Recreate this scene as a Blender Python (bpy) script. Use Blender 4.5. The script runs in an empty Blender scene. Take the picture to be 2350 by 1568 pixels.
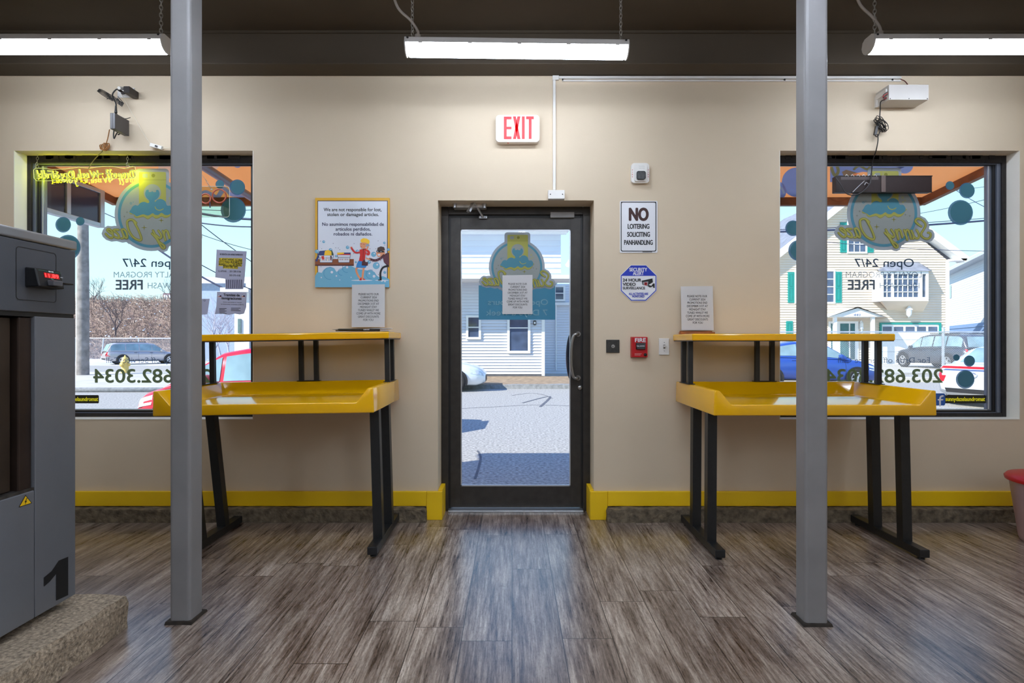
import bpy, bmesh, math, random
from mathutils import Vector, Matrix
random.seed(7)
S = bpy.context.scene
C = S.collection
PI = math.pi

# ---------------------------------------------------------------- camera, world, sun, exposure
F = 20.0 / 36.0 * 2350.0          # focal length in photo pixels
H = 1.18                          # eye height
cam = bpy.data.objects.new('camera', bpy.data.cameras.new('camera'))
cam.data.lens = 20.0; cam.data.sensor_width = 36.0
cam.data.clip_start = 0.05; cam.data.clip_end = 400
cam.location = (0, 0, H); cam.rotation_euler = (PI / 2, 0, 0)
C.objects.link(cam); S.camera = cam

w = bpy.data.worlds.new('sky'); S.world = w; w.use_nodes = True
nt = w.node_tree; nt.nodes.clear()
o_ = nt.nodes.new('ShaderNodeOutputWorld'); b_ = nt.nodes.new('ShaderNodeBackground')
tc = nt.nodes.new('ShaderNodeTexCoord'); sx = nt.nodes.new('ShaderNodeSeparateXYZ'); cr = nt.nodes.new('ShaderNodeValToRGB')
cr.color_ramp.elements[0].position = 0.0; cr.color_ramp.elements[0].color = (0.72, 0.96, 1.0, 1)
cr.color_ramp.elements[1].position = 0.75; cr.color_ramp.elements[1].color = (0.16, 0.34, 0.95, 1)
e_ = cr.color_ramp.elements.new(0.27); e_.color = (0.46, 0.84, 1.0, 1)
e_ = cr.color_ramp.elements.new(0.42); e_.color = (0.30, 0.55, 1.0, 1)
nt.links.new(tc.outputs['Generated'], sx.inputs[0]); nt.links.new(sx.outputs['Z'], cr.inputs[0])
nt.links.new(cr.outputs[0], b_.inputs[0]); nt.links.new(b_.outputs[0], o_.inputs[0])
b_.inputs[1].default_value = 1.0

sun = bpy.data.objects.new('sun', bpy.data.lights.new('sun', 'SUN'))
sun.data.energy = 6.0; sun.data.angle = 0.009; sun.data.color = (1.0, 0.95, 0.86)
sun.rotation_euler = Vector((0.70, 0.42, -0.58)).to_track_quat('-Z', 'Y').to_euler()
C.objects.link(sun)

S.view_settings.view_transform = 'Standard'; S.view_settings.look = 'None'
S.view_settings.gamma = 1.0; S.view_settings.use_curve_mapping = False
S.view_settings.exposure = 0.55
LAMP = 18.5                       # radiance of the lit fixture lenses

# ---------------------------------------------------------------- the setting's measures
YW = 3.78                         # inner face of the front wall
YE = 3.96                         # outer face of the front wall
YG = 3.93                         # window glass
YD = 3.99                         # door glass
CEIL = 3.15
GR = -0.35                        # street level
XL, XR, YB = -4.2, 4.2, -8.0


def PX(px, y): return (px - 1175.0) * y / F
def PZ(py, y): return H - (py - 784.0) * y / F
def P(px, py, y): return Vector((PX(px, y), y, PZ(py, y)))

# ---------------------------------------------------------------- materials
def lin(c):
    return tuple(((v / 255.0) / 12.92 if v / 255.0 <= 0.04045 else ((v / 255.0 + 0.055) / 1.055) ** 2.4) for v in c) + (1.0,)

MATS = {}
def mat(name, rgb, rough=0.5, metal=0.0, vary=0.08, scale=6.0, bump=0.0, bscale=40.0, emit=None, estr=0.0, spec=0.5, coat=0.0, trans=0.0):
    if name in MATS: return MATS[name]
    m = bpy.data.materials.new(name); m.use_nodes = True
    n = m.node_tree.nodes; l = m.node_tree.links
    p = n['Principled BSDF']
    p.inputs['Roughness'].default_value = rough; p.inputs['Metallic'].default_value = metal
    p.inputs['Specular IOR Level'].default_value = spec
    if coat: p.inputs['Coat Weight'].default_value = coat; p.inputs['Coat Roughness'].default_value = 0.06
    c = lin(rgb); p.inputs['Base Color'].default_value = c
    tx = n.new('ShaderNodeTexCoord')
    if vary:
        nz = n.new('ShaderNodeTexNoise'); nz.inputs['Scale'].default_value = scale; nz.inputs['Detail'].default_value = 5
        rp = n.new('ShaderNodeValToRGB')
        rp.color_ramp.elements[0].position = 0.3; rp.color_ramp.elements[1].position = 0.7
        rp.color_ramp.elements[0].color = tuple(v * (1 - vary) for v in c[:3]) + (1,)
        rp.color_ramp.elements[1].color = tuple(min(1, v * (1 + vary)) for v in c[:3]) + (1,)
        l.new(tx.outputs['Object'], nz.inputs['Vector']); l.new(nz.outputs[0], rp.inputs[0]); l.new(rp.outputs[0], p.inputs['Base Color'])
    if bump:
        bz = n.new('ShaderNodeTexNoise'); bz.inputs['Scale'].default_value = bscale; bz.inputs['Detail'].default_value = 4
        bp = n.new('ShaderNodeBump'); bp.inputs['Strength'].default_value = bump; bp.inputs['Distance'].default_value = 0.01
        l.new(tx.outputs['Object'], bz.inputs['Vector']); l.new(bz.outputs[0], bp.inputs['Height']); l.new(bp.outputs[0], p.inputs['Normal'])
    if emit:
        p.inputs['Emission Color'].default_value = lin(emit); p.inputs['Emission Strength'].default_value = estr
    if trans:
        tl = n.new('ShaderNodeBsdfTranslucent'); mx = n.new('ShaderNodeMixShader'); mx.inputs[0].default_value = trans
        tl.inputs[0].default_value = c
        l.new(p.outputs[0], mx.inputs[1]); l.new(tl.outputs[0], mx.inputs[2]); l.new(mx.outputs[0], n['Material Output'].inputs[0])
    MATS[name] = m
    return m

def glass(name, tint=(245, 250, 250), base=0.05, dirt=0.0):
    if name in MATS: return MATS[name]
    m = bpy.data.materials.new(name); m.use_nodes = True
    n = m.node_tree.nodes; l = m.node_tree.links; n.clear()
    out = n.new('ShaderNodeOutputMaterial'); tr = n.new('ShaderNodeBsdfTransparent'); gl = n.new('ShaderNodeBsdfGlossy')
    gl.inputs['Roughness'].default_value = 0.0; tr.inputs[0].default_value = lin(tint)
    lw = n.new('ShaderNodeLayerWeight'); lw.inputs[0].default_value = 0.5
    pw = n.new('ShaderNodeMath'); pw.operation = 'POWER'; pw.inputs[1].default_value = 4.0
    ma = n.new('ShaderNodeMath'); ma.operation = 'MULTIPLY_ADD'; ma.inputs[1].default_value = 0.85; ma.inputs[2].default_value = base
    mx = n.new('ShaderNodeMixShader')
    l.new(lw.outputs['Facing'], pw.inputs[0]); l.new(pw.outputs[0], ma.inputs[0]); l.new(ma.outputs[0], mx.inputs[0])
    l.new(tr.outputs[0], mx.inputs[1]); l.new(gl.outputs[0], mx.inputs[2])
    l.new(mx.outputs[0], out.inputs[0])
    MATS[name] = m
    return m

def film(name, rgb, opacity=0.9, rough=0.5):
    """printed vinyl that lets a little of the view through"""
    if name in MATS: return MATS[name]
    m = bpy.data.materials.new(name); m.use_nodes = True
    n = m.node_tree.nodes; l = m.node_tree.links
    p = n['Principled BSDF']; p.inputs['Base Color'].default_value = lin(rgb); p.inputs['Roughness'].default_value = rough
    p.inputs['Specular IOR Level'].default_value = 0.2
    tl = n.new('ShaderNodeBsdfTranslucent'); tl.inputs[0].default_value = lin(rgb)
    m1 = n.new('ShaderNodeMixShader'); m1.inputs[0].default_value = 0.35
    tr = n.new('ShaderNodeBsdfTransparent'); m2 = n.new('ShaderNodeMixShader'); m2.inputs[0].default_value = opacity
    l.new(p.outputs[0], m1.inputs[1]); l.new(tl.outputs[0], m1.inputs[2])
    l.new(tr.outputs[0], m2.inputs[1]); l.new(m1.outputs[0], m2.inputs[2]); l.new(m2.outputs[0], n['Material Output'].inputs[0])
    MATS[name] = m
    return m

# ---------------------------------------------------------------- mesh helpers
OFF = {}
GLY = {}
def smooth(pts, k=6, closed=False):
    pts = [Vector(p) for p in pts]; out = []; n = len(pts)
    for i in range(n if closed else n - 1):
        if closed: a, b, c, d = pts[i - 1], pts[i], pts[(i + 1) % n], pts[(i + 2) % n]
        else: a, b, c, d = pts[max(i - 1, 0)], pts[i], pts[i + 1], pts[min(i + 2, n - 1)]
        for j in range(k):
            t = j / k
            out.append(0.5 * ((2 * b) + (c - a) * t + (2 * a - 5 * b + 4 * c - d) * t * t + (3 * b - a - 3 * c + d) * t ** 3))
    if not closed: out.append(pts[-1])
    return out

def circ(cx, cy, r, n=24, a0=0.0, a1=2 * PI, ry=None):
    full = abs(a1 - a0 - 2 * PI) < 1e-6
    m = n if full else n + 1
    return [(cx + r * math.cos(a0 + (a1 - a0) * i / n), cy + (ry or r) * math.sin(a0 + (a1 - a0) * i / n)) for i in range(m)]

def rrect(x0, z0, x1, z1, r, n=5):
    o = []
    for cx, cz, a in ((x1 - r, z1 - r, 0), (x0 + r, z1 - r, 90), (x0 + r, z0 + r, 180), (x1 - r, z0 + r, 270)):
        for i in range(n + 1):
            t = math.radians(a + 90 * i / n); o.append((cx + r * math.cos(t), cz + r * math.sin(t)))
    return o

class MB:
    def __init__(s): s.v = []; s.f = []; s.m = []; s.mats = []; s.sm = []; s.rk = 0
    def mi(s, m):
        if m not in s.mats: s.mats.append(m)
        return s.mats.index(m)
    def add(s, vs, fs, m, sm=False):
        b = len(s.v); s.v += [Vector(v) for v in vs]; k = s.mi(m)
        for f in fs: s.f.append([b + i for i in f]); s.m.append(k); s.sm.append(sm)
        return s
    def box(s, x0, y0, z0, x1, y1, z1, m, bev=0.0, seg=2):
        x0, x1 = min(x0, x1), max(x0, x1); y0, y1 = min(y0, y1), max(y0, y1); z0, z1 = min(z0, z1), max(z0, z1)
        vs = [(x0, y0, z0), (x1, y0, z0), (x1, y1, z0), (x0, y1, z0), (x0, y0, z1), (x1, y0, z1), (x1, y1, z1), (x0, y1, z1)]
        fs = [(0, 3, 2, 1), (4, 5, 6, 7), (0, 1, 5, 4), (1, 2, 6, 5), (2, 3, 7, 6), (3, 0, 4, 7)]
        return s._bev(vs, fs, m, bev, seg)
    def _bev(s, vs, fs, m, bev, seg):
        if bev <= 0: return s.add(vs, fs, m)
        bm = bmesh.new(); bv = [bm.verts.new(v) for v in vs]
        for f in fs: bm.faces.new([bv[i] for i in f])
        bm.normal_update()
        bmesh.ops.bevel(bm, geom=list(bm.edges), offset=bev, segments=seg, profile=0.5, affect='EDGES')
        bm.verts.index_update()
        s.add([v.co.copy() for v in bm.verts], [[v.index for v in f.verts] for f in bm.faces], m); bm.free()
        return s
    def frame(s, x0, z0, x1, z1, y0, y1, m, l, r, bt, tp, bev=0.0):
        """four bars around an opening: left, right, bottom, top widths"""
        if bt: s.box(x0 + l, y0, z0, x1 - r, y1, z0 + bt, m, bev)
        if tp: s.box(x0 + l, y0, z1 - tp, x1 - r, y1, z1, m, bev)
        s.box(x0, y0, z0, x0 + l, y1, z1, m, bev); return s.box(x1 - r, y0, z0, x1, y1, z1, m, bev)
    def obox(s, a, b, wd, ht, m, up=(0, 0, 1)):
        """square bar from a to b"""
        a, b = Vector(a), Vector(b); d = (b - a).normalized(); u = Vector(up)
        if abs(d.dot(u)) > 0.99: u = Vector((0, 1, 0))
        sd = d.cross(u).normalized(); u = sd.cross(d).normalized()
        vs = []
        for p in (a, b):
            for i, j in ((-1, -1), (1, -1), (1, 1), (-1, 1)): vs.append(p + sd * (i * wd / 2) + u * (j * ht / 2))
        return s.add(vs, [(3, 2, 1, 0), (4, 5, 6, 7), (0, 1, 5, 4), (1, 2, 6, 5), (2, 3, 7, 6), (3, 0, 4, 7)], m)
    def tube(s, pts, r, m, n=7, closed=False, cap=True):
        pts = [Vector(p) for p in pts]; N = len(pts); vs = []; fs = []
        rs = r if isinstance(r, (list, tuple)) else [r] * N
        pu = None
        for i, p in enumerate(pts):
            t = (pts[(i + 1) % N] - pts[i - 1]) if closed else (pts[min(i + 1, N - 1)] - pts[max(i - 1, 0)])
            t = t.normalized() if t.length > 1e-9 else Vector((0, 0, 1))
            if pu is None:
                u = t.orthogonal().normalized()
            else:
                u = pu - t * pu.dot(t)
                u = u.normalized() if u.length > 1e-6 else t.orthogonal().normalized()
            pu = u; v = t.cross(u)
            for k in range(n):
                a = 2 * PI * k / n; vs.append(p + (u * math.cos(a) + v * math.sin(a)) * rs[i])
        for i in range(N if closed else N - 1):
            j = (i + 1) % N
            for k in range(n): fs.append((i * n + k, i * n + (k + 1) % n, j * n + (k + 1) % n, j * n + k))
        s.add(vs, fs, m, True)
        if cap and not closed:
            s.add(vs[:n], [tuple(reversed(range(n)))], m); s.add(vs[-n:], [tuple(range(n))], m)
        return s
    def cyl(s, a, b, r0, m, r1=None, n=16):
        return s.tube([a, b], [r0, r0 if r1 is None else r1], m, n)
    def poly(s, pts, fr, m):
        """flat polygon; fr maps (u, v) to a point"""
        return s.add([fr(*p) for p in pts], [tuple(range(len(pts)))], m)
    def prism(s, pts, f0, f1, m, sm=False):
        n = len(pts)
        s.add([f0(*p) for p in pts], [tuple(range(n))], m); s.add([f1(*p) for p in pts], [tuple(reversed(range(n)))], m)
        return s.add([f0(*p) for p in pts] + [f1(*p) for p in pts], [(i, n + i, n + (i + 1) % n, (i + 1) % n) for i in range(n)], m, sm)
    def ring(s, po, pi_, fr, m):
        n = len(po)
        return s.add([fr(*p) for p in po] + [fr(*p) for p in pi_], [(i, (i + 1) % n, n + (i + 1) % n, n + i) for i in range(n)], m)
    def ribbon(s, pts, wd, fr, m, k=5, closed=False):
        """flat stroke of even width with round ends, in the (u, v) plane"""
        q = [Vector((p.x, p.y)) for p in smooth([(a, b, 0) for a, b in pts], k, closed)] if k > 1 else [Vector(p) for p in pts]
        N = len(q); L = []; R = []
        for i in range(N):
            t = (q[(i + 1) % N] - q[i - 1]) if closed else (q[min(i + 1, N - 1)] - q[max(i - 1, 0)])
            t = t.normalized() if t.length > 1e-9 else Vector((1, 0))
            nn = Vector((-t.y, t.x)) * wd / 2; L.append(q[i] + nn); R.append(q[i] - nn)
        o0 = fr(*q[0]); n3 = (fr(q[0].x + 1e-3, q[0].y) - o0).cross(fr(q[0].x, q[0].y + 1e-3) - o0).normalized()
        if n3.y > 0.5 or n3.z > 0.5: n3 = -n3
        s.rk += 1; k0 = s.rk * 4e-5                       # strokes lie over one another like printed layers
        lift = lambda p, i: fr(*p) + n3 * (k0 + i * 1.2e-6 * 40 / max(N, 1))
        vs = [lift(p, i) for i, p in enumerate(L)] + [lift(p, i) for i, p in enumerate(R)]
        s.add(vs, [(i, (i + 1) % N, N + (i + 1) % N, N + i) for i in range(N if closed else N - 1)], m)
        if not closed:
            for p, e in ((q[0], -14), (q[-1], 54)): s.poly(circ(p.x, p.y, wd / 2, 10), lambda u, v, e=e: lift((u, v), 0) + n3 * e * 1.2e-6, m)
        return s
    def lathe(s, prof, org, axis, m, n=24, sm=True):
        """prof: list of (radius, distance along axis)"""
        ax = Vector(axis).normalized(); u = ax.orthogonal().normalized(); v = ax.cross(u); o = Vector(org); vs = []; fs = []
        for r, d in prof:
            for k in range(n):
                a = 2 * PI * k / n; vs.append(o + ax * d + (u * math.cos(a) + v * math.sin(a)) * r)
        for i in range(len(prof) - 1):
            for k in range(n): fs.append((i * n + k, i * n + (k + 1) % n, (i + 1) * n + (k + 1) % n, (i + 1) * n + k))
        return s.add(vs, fs, m, sm)
    def text(s, body, u0, u1, vb, cap, fr, m, bold=0.0, mirror=False, shear=0.0, natural=False):
        """lettering between u0 and u1 on the baseline vb with the given capital height"""
        key = (body, shear)
        if key not in GLY:
            c = bpy.data.curves.new('t', 'FONT'); c.body = body; c.shear = shear; c.resolution_u = 5 if len(body) < 14 else 3
            o = bpy.data.objects.new('t', c); me = o.to_mesh()
            GLY[key] = ([(v.co.x, v.co.y) for v in me.vertices], [tuple(p.vertices) for p in me.polygons])
            o.to_mesh_clear(); bpy.data.objects.remove(o); bpy.data.curves.remove(c)
        vs, fs = GLY[key]
        if not vs: return s
        x0 = min(v[0] for v in vs); x1 = max(v[0] for v in vs); sc = cap / 0.682
        if natural:
            mid = (u0 + u1) / 2; hw = (x1 - x0) * sc / 2; u0, u1 = mid - hw, mid + hw
        kx = (u1 - u0) / (x1 - x0)
        q = [((u1 - (x - x0) * kx) if mirror else (u0 + (x - x0) * kx), vb + y * sc) for x, y in vs]
        o0 = fr(*q[0]); e3 = max(abs(u1 - u0), 1e-3) * 0.01
        n3 = (fr(q[0][0] + e3, q[0][1]) - o0).cross(fr(q[0][0], q[0][1] + e3) - o0).normalized()
        if n3.y > 0.5: n3 = -n3
        ds = [(0, 0)]
        if bold > 0.004: ds += [(1, 0), (-1, 0), (0, 0.8), (0, -0.8)]
        if bold > 0.02: ds += [(0.7, 0.6), (-0.7, 0.6), (0.7, -0.6), (-0.7, -0.6)]
        for i, (dx, dy) in enumerate(ds):                # heavier type: the same letters struck again a hair apart
            s.add([fr(x + dx * bold * sc, y + dy * bold * sc) + n3 * (i * 2.5e-5) for x, y in q], fs, m)
        return s
    def build(s, name, parent=None, label=None, cat=None, group=None, kind=None, loc=None):
        if parent is not None: org = OFF[parent]
        elif loc is not None: org = Vector(loc)
        else:
            xs = [v.x for v in s.v]; ys = [v.y for v in s.v]; zs = [v.z for v in s.v]
            org = Vector(((min(xs) + max(xs)) / 2, (min(ys) + max(ys)) / 2, min(zs)))
        me = bpy.data.meshes.new(name)
        me.from_pydata([v - org for v in s.v], [], s.f)
        for m in s.mats: me.materials.append(m)
        me.polygons.foreach_set('material_index', s.m); me.polygons.foreach_set('use_smooth', s.sm)
        me.update()
        o = bpy.data.objects.new(name, me); C.objects.link(o)
        if parent is not None: o.parent = parent
        else: o.location = org
        OFF[o] = org
        tag(o, label, cat, group, kind)
        return o

def tag(o, label=None, cat=None, group=None, kind=None):
    if label: o['label'] = label
    if cat: o['category'] = cat
    if group: o['group'] = group
    if kind: o['kind'] = kind
    return o

def thing(name, label=None, cat=None, loc=(0, 0, 0), group=None, kind=None, local=False, rz=0.0):
    o = bpy.data.objects.new(name, None); C.objects.link(o); o.empty_display_size = 0.1
    o.location = loc; o.rotation_euler = (0, 0, rz); OFF[o] = Vector((0, 0, 0)) if local else Vector(loc)
    return tag(o, label, cat, group, kind)

def copy_tree(o, parent=None):
    c = o.copy(); C.objects.link(c)
    if parent is not None: c.parent = parent
    OFF[c] = OFF[o].copy()
    for ch in list(o.children): copy_tree(ch, c)
    return c

def wallf(y): return lambda u, v: Vector((u, y, v))
def pixf(y): return lambda u, v: Vector((PX(u, y), y, PZ(v, y)))      # design-time: photo pixels laid onto the plane at depth y

# ================================================================ materials of the room
def wood_floor():
    m = bpy.data.materials.new('vinyl_planks'); m.use_nodes = True
    n = m.node_tree.nodes; l = m.node_tree.links; p = n['Principled BSDF']
    tx = n.new('ShaderNodeTexCoord'); sp = n.new('ShaderNodeSeparateXYZ'); cb = n.new('ShaderNodeCombineXYZ')
    l.new(tx.outputs['Object'], sp.inputs[0]); l.new(sp.outputs['X'], cb.inputs['Y'])
    rw = n.new('ShaderNodeMath'); rw.operation = 'DIVIDE'; rw.inputs[1].default_value = 0.2; l.new(sp.outputs['X'], rw.inputs[0])
    rf_ = n.new('ShaderNodeMath'); rf_.operation = 'FLOOR'; l.new(rw.outputs[0], rf_.inputs[0])
    wn = n.new('ShaderNodeTexWhiteNoise'); wn.noise_dimensions = '1D'; l.new(rf_.outputs[0], wn.inputs['W'])      # every row of planks starts elsewhere
    sh = n.new('ShaderNodeMath'); sh.operation = 'MULTIPLY_ADD'; sh.inputs[1].default_value = 1.22; l.new(wn.outputs[0], sh.inputs[0]); l.new(sp.outputs['Y'], sh.inputs[2]); l.new(sh.outputs[0], cb.inputs['X'])
    br = n.new('ShaderNodeTexBrick'); br.offset = 0.0; br.inputs['Scale'].default_value = 1.0
    br.inputs['Brick Width'].default_value = 1.22; br.inputs['Row Height'].default_value = 0.2
    br.inputs['Mortar Size'].default_value = 0.0016; br.inputs['Mortar Smooth'].default_value = 0.0
    br.inputs['Color1'].default_value = (0, 0, 0, 1); br.inputs['Color2'].default_value = (1, 1, 1, 1); br.inputs['Mortar'].default_value = (0.5, 0.5, 0.5, 1)
    l.new(cb.outputs[0], br.inputs['Vector'])
    def noise(sx_, sy_, sc, det=6, rough=0.6, off=None):
        mp = n.new('ShaderNodeMapping'); mp.inputs['Scale'].default_value = (sx_, sy_, 1)
        if off is not None:
            ad = n.new('ShaderNodeVectorMath'); ad.operation = 'MULTIPLY_ADD'; ad.inputs[1].default_value = (7.3, 3.1, 5.0)
            l.new(br.outputs['Color'], ad.inputs[0]); l.new(tx.outputs['Object'], ad.inputs[2]); l.new(ad.outputs[0], mp.inputs['Vector'])
        else: l.new(tx.outputs['Object'], mp.inputs['Vector'])
        z = n.new('ShaderNodeTexNoise'); z.inputs['Scale'].default_value = sc; z.inputs['Detail'].default_value = det; z.inputs['Roughness'].default_value = rough
        l.new(mp.outputs[0], z.inputs['Vector']); return z.outputs[0]
    def ramp(src, stops):
        r = n.new('ShaderNodeValToRGB'); e = r.color_ramp.elements
        e[0].position, e[0].color = stops[0][0], lin(stops[0][1]); e[1].position, e[1].color = stops[-1][0], lin(stops[-1][1])
        for q, c in stops[1:-1]: k = e.new(q); k.color = lin(c)
        l.new(src, r.inputs[0]); return r.outputs[0]
    def mix(f, a, b, mode='MIX'):
        x = n.new('ShaderNodeMixRGB'); x.blend_type = mode
        if isinstance(f, float): x.inputs[0].default_value = f
        else: l.new(f, x.inputs[0])
        l.new(a, x.inputs[1]); l.new(b, x.inputs[2]); return x.outputs[0]
    g1 = noise(9, 1.0, 1.6, 9, 0.74, True); g2 = noise(42, 2.6, 1.6, 8, 0.75, True)
    am = n.new('ShaderNodeMath'); am.operation = 'ADD'; l.new(g1, am.inputs[0]); l.new(g2, am.inputs[1])
    hm = n.new('ShaderNodeMath'); hm.operation = 'MULTIPLY'; hm.inputs[1].default_value = 0.5; l.new(am.outputs[0], hm.inputs[0]); g = hm.outputs[0]
    base = ramp(g, [(0.35, (48, 37, 31)), (0.43, (112, 96, 86)), (0.49, (166, 151, 141)), (0.55, (204, 192, 182)), (0.65, (246, 238, 228))])
    fine = ramp(noise(90, 3.0, 2.0, 5, 0.7, True), [(0.34, (120, 110, 102)), (0.60, (255, 255, 255))])
    base = mix(0.5, base, fine, 'MULTIPLY')
    blot = ramp(noise(3.0, 0.8, 1.3, 3, 0.5, True), [(0.35, (150, 138, 128)), (0.65, (255, 252, 248))])
    base = mix(0.45, base, blot, 'MULTIPLY')
    tone = ramp(br.outputs['Color'], [(0.0, (214, 206, 200)), (1.0, (255, 251, 246))])
    base = mix(1.0, base, tone, 'MULTIPLY')
    dirt = ramp(noise(3.2, 2.6, 2.2, 10, 0.78), [(0.585, (0, 0, 0)), (0.66, (185, 185, 185))])
    dcol = n.new('ShaderNodeRGB'); dcol.outputs[0].default_value = lin((64, 44, 26))
    base = mix(dirt, base, dcol.outputs[0])
    scuf = ramp(noise(4.0, 3.4, 2.6, 10, 0.80), [(0.60, (0, 0, 0)), (0.70, (120, 120, 120))])
    scol = n.new('ShaderNodeRGB'); scol.outputs[0].default_value = lin((214, 208, 200))
    base = mix(scuf, base, scol.outputs[0])
    spek = ramp(noise(70, 22, 2.0, 4, 0.8), [(0.33, (190, 184, 178)), (0.50, (255, 255, 255))])
    base = mix(0.8, base, spek, 'MULTIPLY')
    seam = n.new('ShaderNodeRGB'); seam.outputs[0].default_value = lin((30, 24, 20))
    base = mix(br.outputs['Fac'], base, seam.outputs[0])
    l.new(base, p.inputs['Base Color'])
    rr = n.new('ShaderNodeMapRange'); rr.inputs[3].default_value = 0.20; rr.inputs[4].default_value = 0.38
    l.new(g, rr.inputs[0]); l.new(rr.outputs[0], p.inputs['Roughness'])
    bp = n.new('ShaderNodeBump'); bp.inputs['Strength'].default_value = 0.25; bp.inputs['Distance'].default_value = 0.004
    l.new(g, bp.inputs['Height']); l.new(bp.outputs[0], p.inputs['Normal'])
    p.inputs['Specular IOR Level'].default_value = 0.75
    p.inputs['Coat Weight'].default_value = 0.55; p.inputs['Coat Roughness'].default_value = 0.24
    return m

M_WALL = mat('tan_wall_paint', (212, 194, 168), 0.62, vary=0.03, scale=1.6, bump=0.06, bscale=220)
M_CEIL = mat('dark_ceiling_paint', (66, 55, 41), 0.7, vary=0.10, scale=2.0, bump=0.1, bscale=14)
M_YBASE = mat('yellow_trim_paint', (242, 197, 12), 0.45, vary=0.05, scale=3, bump=0.05)
M_CONC = mat('stained_concrete', (104, 92, 74), 0.85, vary=0.6, scale=22, bump=0.9, bscale=60)
M_PLINTH = mat('pitted_concrete', (160, 143, 122), 0.85, vary=0.5, scale=80, bump=1.0, bscale=85)
M_POST = mat('grey_post_paint', (130, 127, 127), 0.42, vary=0.10, scale=5, bump=0.05)
M_DARKAL = mat('dark_bronze_aluminium', (58, 54, 50), 0.38, 0.35, vary=0.18, scale=18, bump=0.08, bscale=160)
M_BLACK = mat('black_paint', (20, 19, 18), 0.45, vary=0.2, scale=10)
M_OLDTRIM = mat('worn_black_mastic', (28, 22, 20), 0.6, vary=0.5, scale=18, bump=0.5, bscale=50)
M_ALU = mat('grey_blue_anodised', (112, 118, 132), 0.32, 0.5, vary=0.05)
M_SILV = mat('bright_aluminium', (200, 204, 210), 0.28, 0.85, vary=0.04)
M_STEEL = mat('brushed_steel', (150, 148, 145), 0.3, 0.9, vary=0.08)
M_WHITE = mat('white_plastic', (226, 222, 216), 0.4, vary=0.03)
M_PAPER = mat('white_paper', (224, 222, 222), 0.7, vary=0.02, trans=0.25)
M_INK = mat('black_ink', (18, 18, 20), 0.6, vary=0.1)
M_YEL = mat('yellow_gelcoat', (246, 184, 8), 0.16, vary=0.03, scale=4, coat=0.5)
M_LEG = mat('black_powder_coat', (24, 25, 26), 0.38, vary=0.2, scale=60, bump=0.15, bscale=260)
M_GLASS = glass('window_glass', base=0.05)
M_CORD = mat('black_cord', (22, 20, 20), 0.5, vary=0.1)
M_RED = mat('red_enamel', (186, 18, 26), 0.35, vary=0.06)
M_CHROME = mat('chrome', (190, 192, 196), 0.16, 1.0, vary=0.03)

# ================================================================ the setting
floor = MB().box(XL, YB, -0.06, XR, YE, 0.0, wood_floor()).build('floor', kind='structure', loc=(0, 0, 0))
MB().box(XL, YB, CEIL, XR, YE, CEIL + 0.12, M_CEIL).build('ceiling', kind='structure')
b = MB().box(XL, 3.613, 2.943, XR, YW, CEIL, M_CEIL, 0.006)
b.box(XL, 3.60, 3.135, XR, 3.615, CEIL, M_CEIL)
b.build('trim_1', kind='structure')

WL = (-3.309, -1.72); WR = (1.778, 3.373); WZ = (0.662, 2.448); DX = (-0.492, 0.544); DZ = 2.118
b = MB()
xs = [XL, WL[0], WL[1], DX[0], DX[1], WR[0], WR[1], XR]
for i in range(7):
    x0, x1 = xs[i], xs[i + 1]
    if i in (1, 5):
        b.box(x0, YW, -0.4, x1, YE, WZ[0], M_WALL); b.box(x0, YW, WZ[1], x1, YE, 3.70, M_WALL)
    elif i == 3:
        b.box(x0, YW, DZ, x1, YE, 3.70, M_WALL); b.box(x0, YW, -0.4, x1, YE, -0.001, M_WALL)
    else: b.box(x0, YW, -0.4, x1, YE, 3.70, M_WALL)
b.build('wall_front', kind='structure')
MB().box(XL - 0.2, YB - 0.2, -0.4, XL, YE, 3.7, M_WALL).build('wall_left', kind='structure')
MB().box(XR, YB - 0.2, -0.4, XR + 0.2, YE, 3.7, M_WALL).build('wall_right', kind='structure')
MB().box(XL, YB - 0.2, -0.4, XR, YB, 3.7, M_WALL).build('wall_back', kind='structure')

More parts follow.
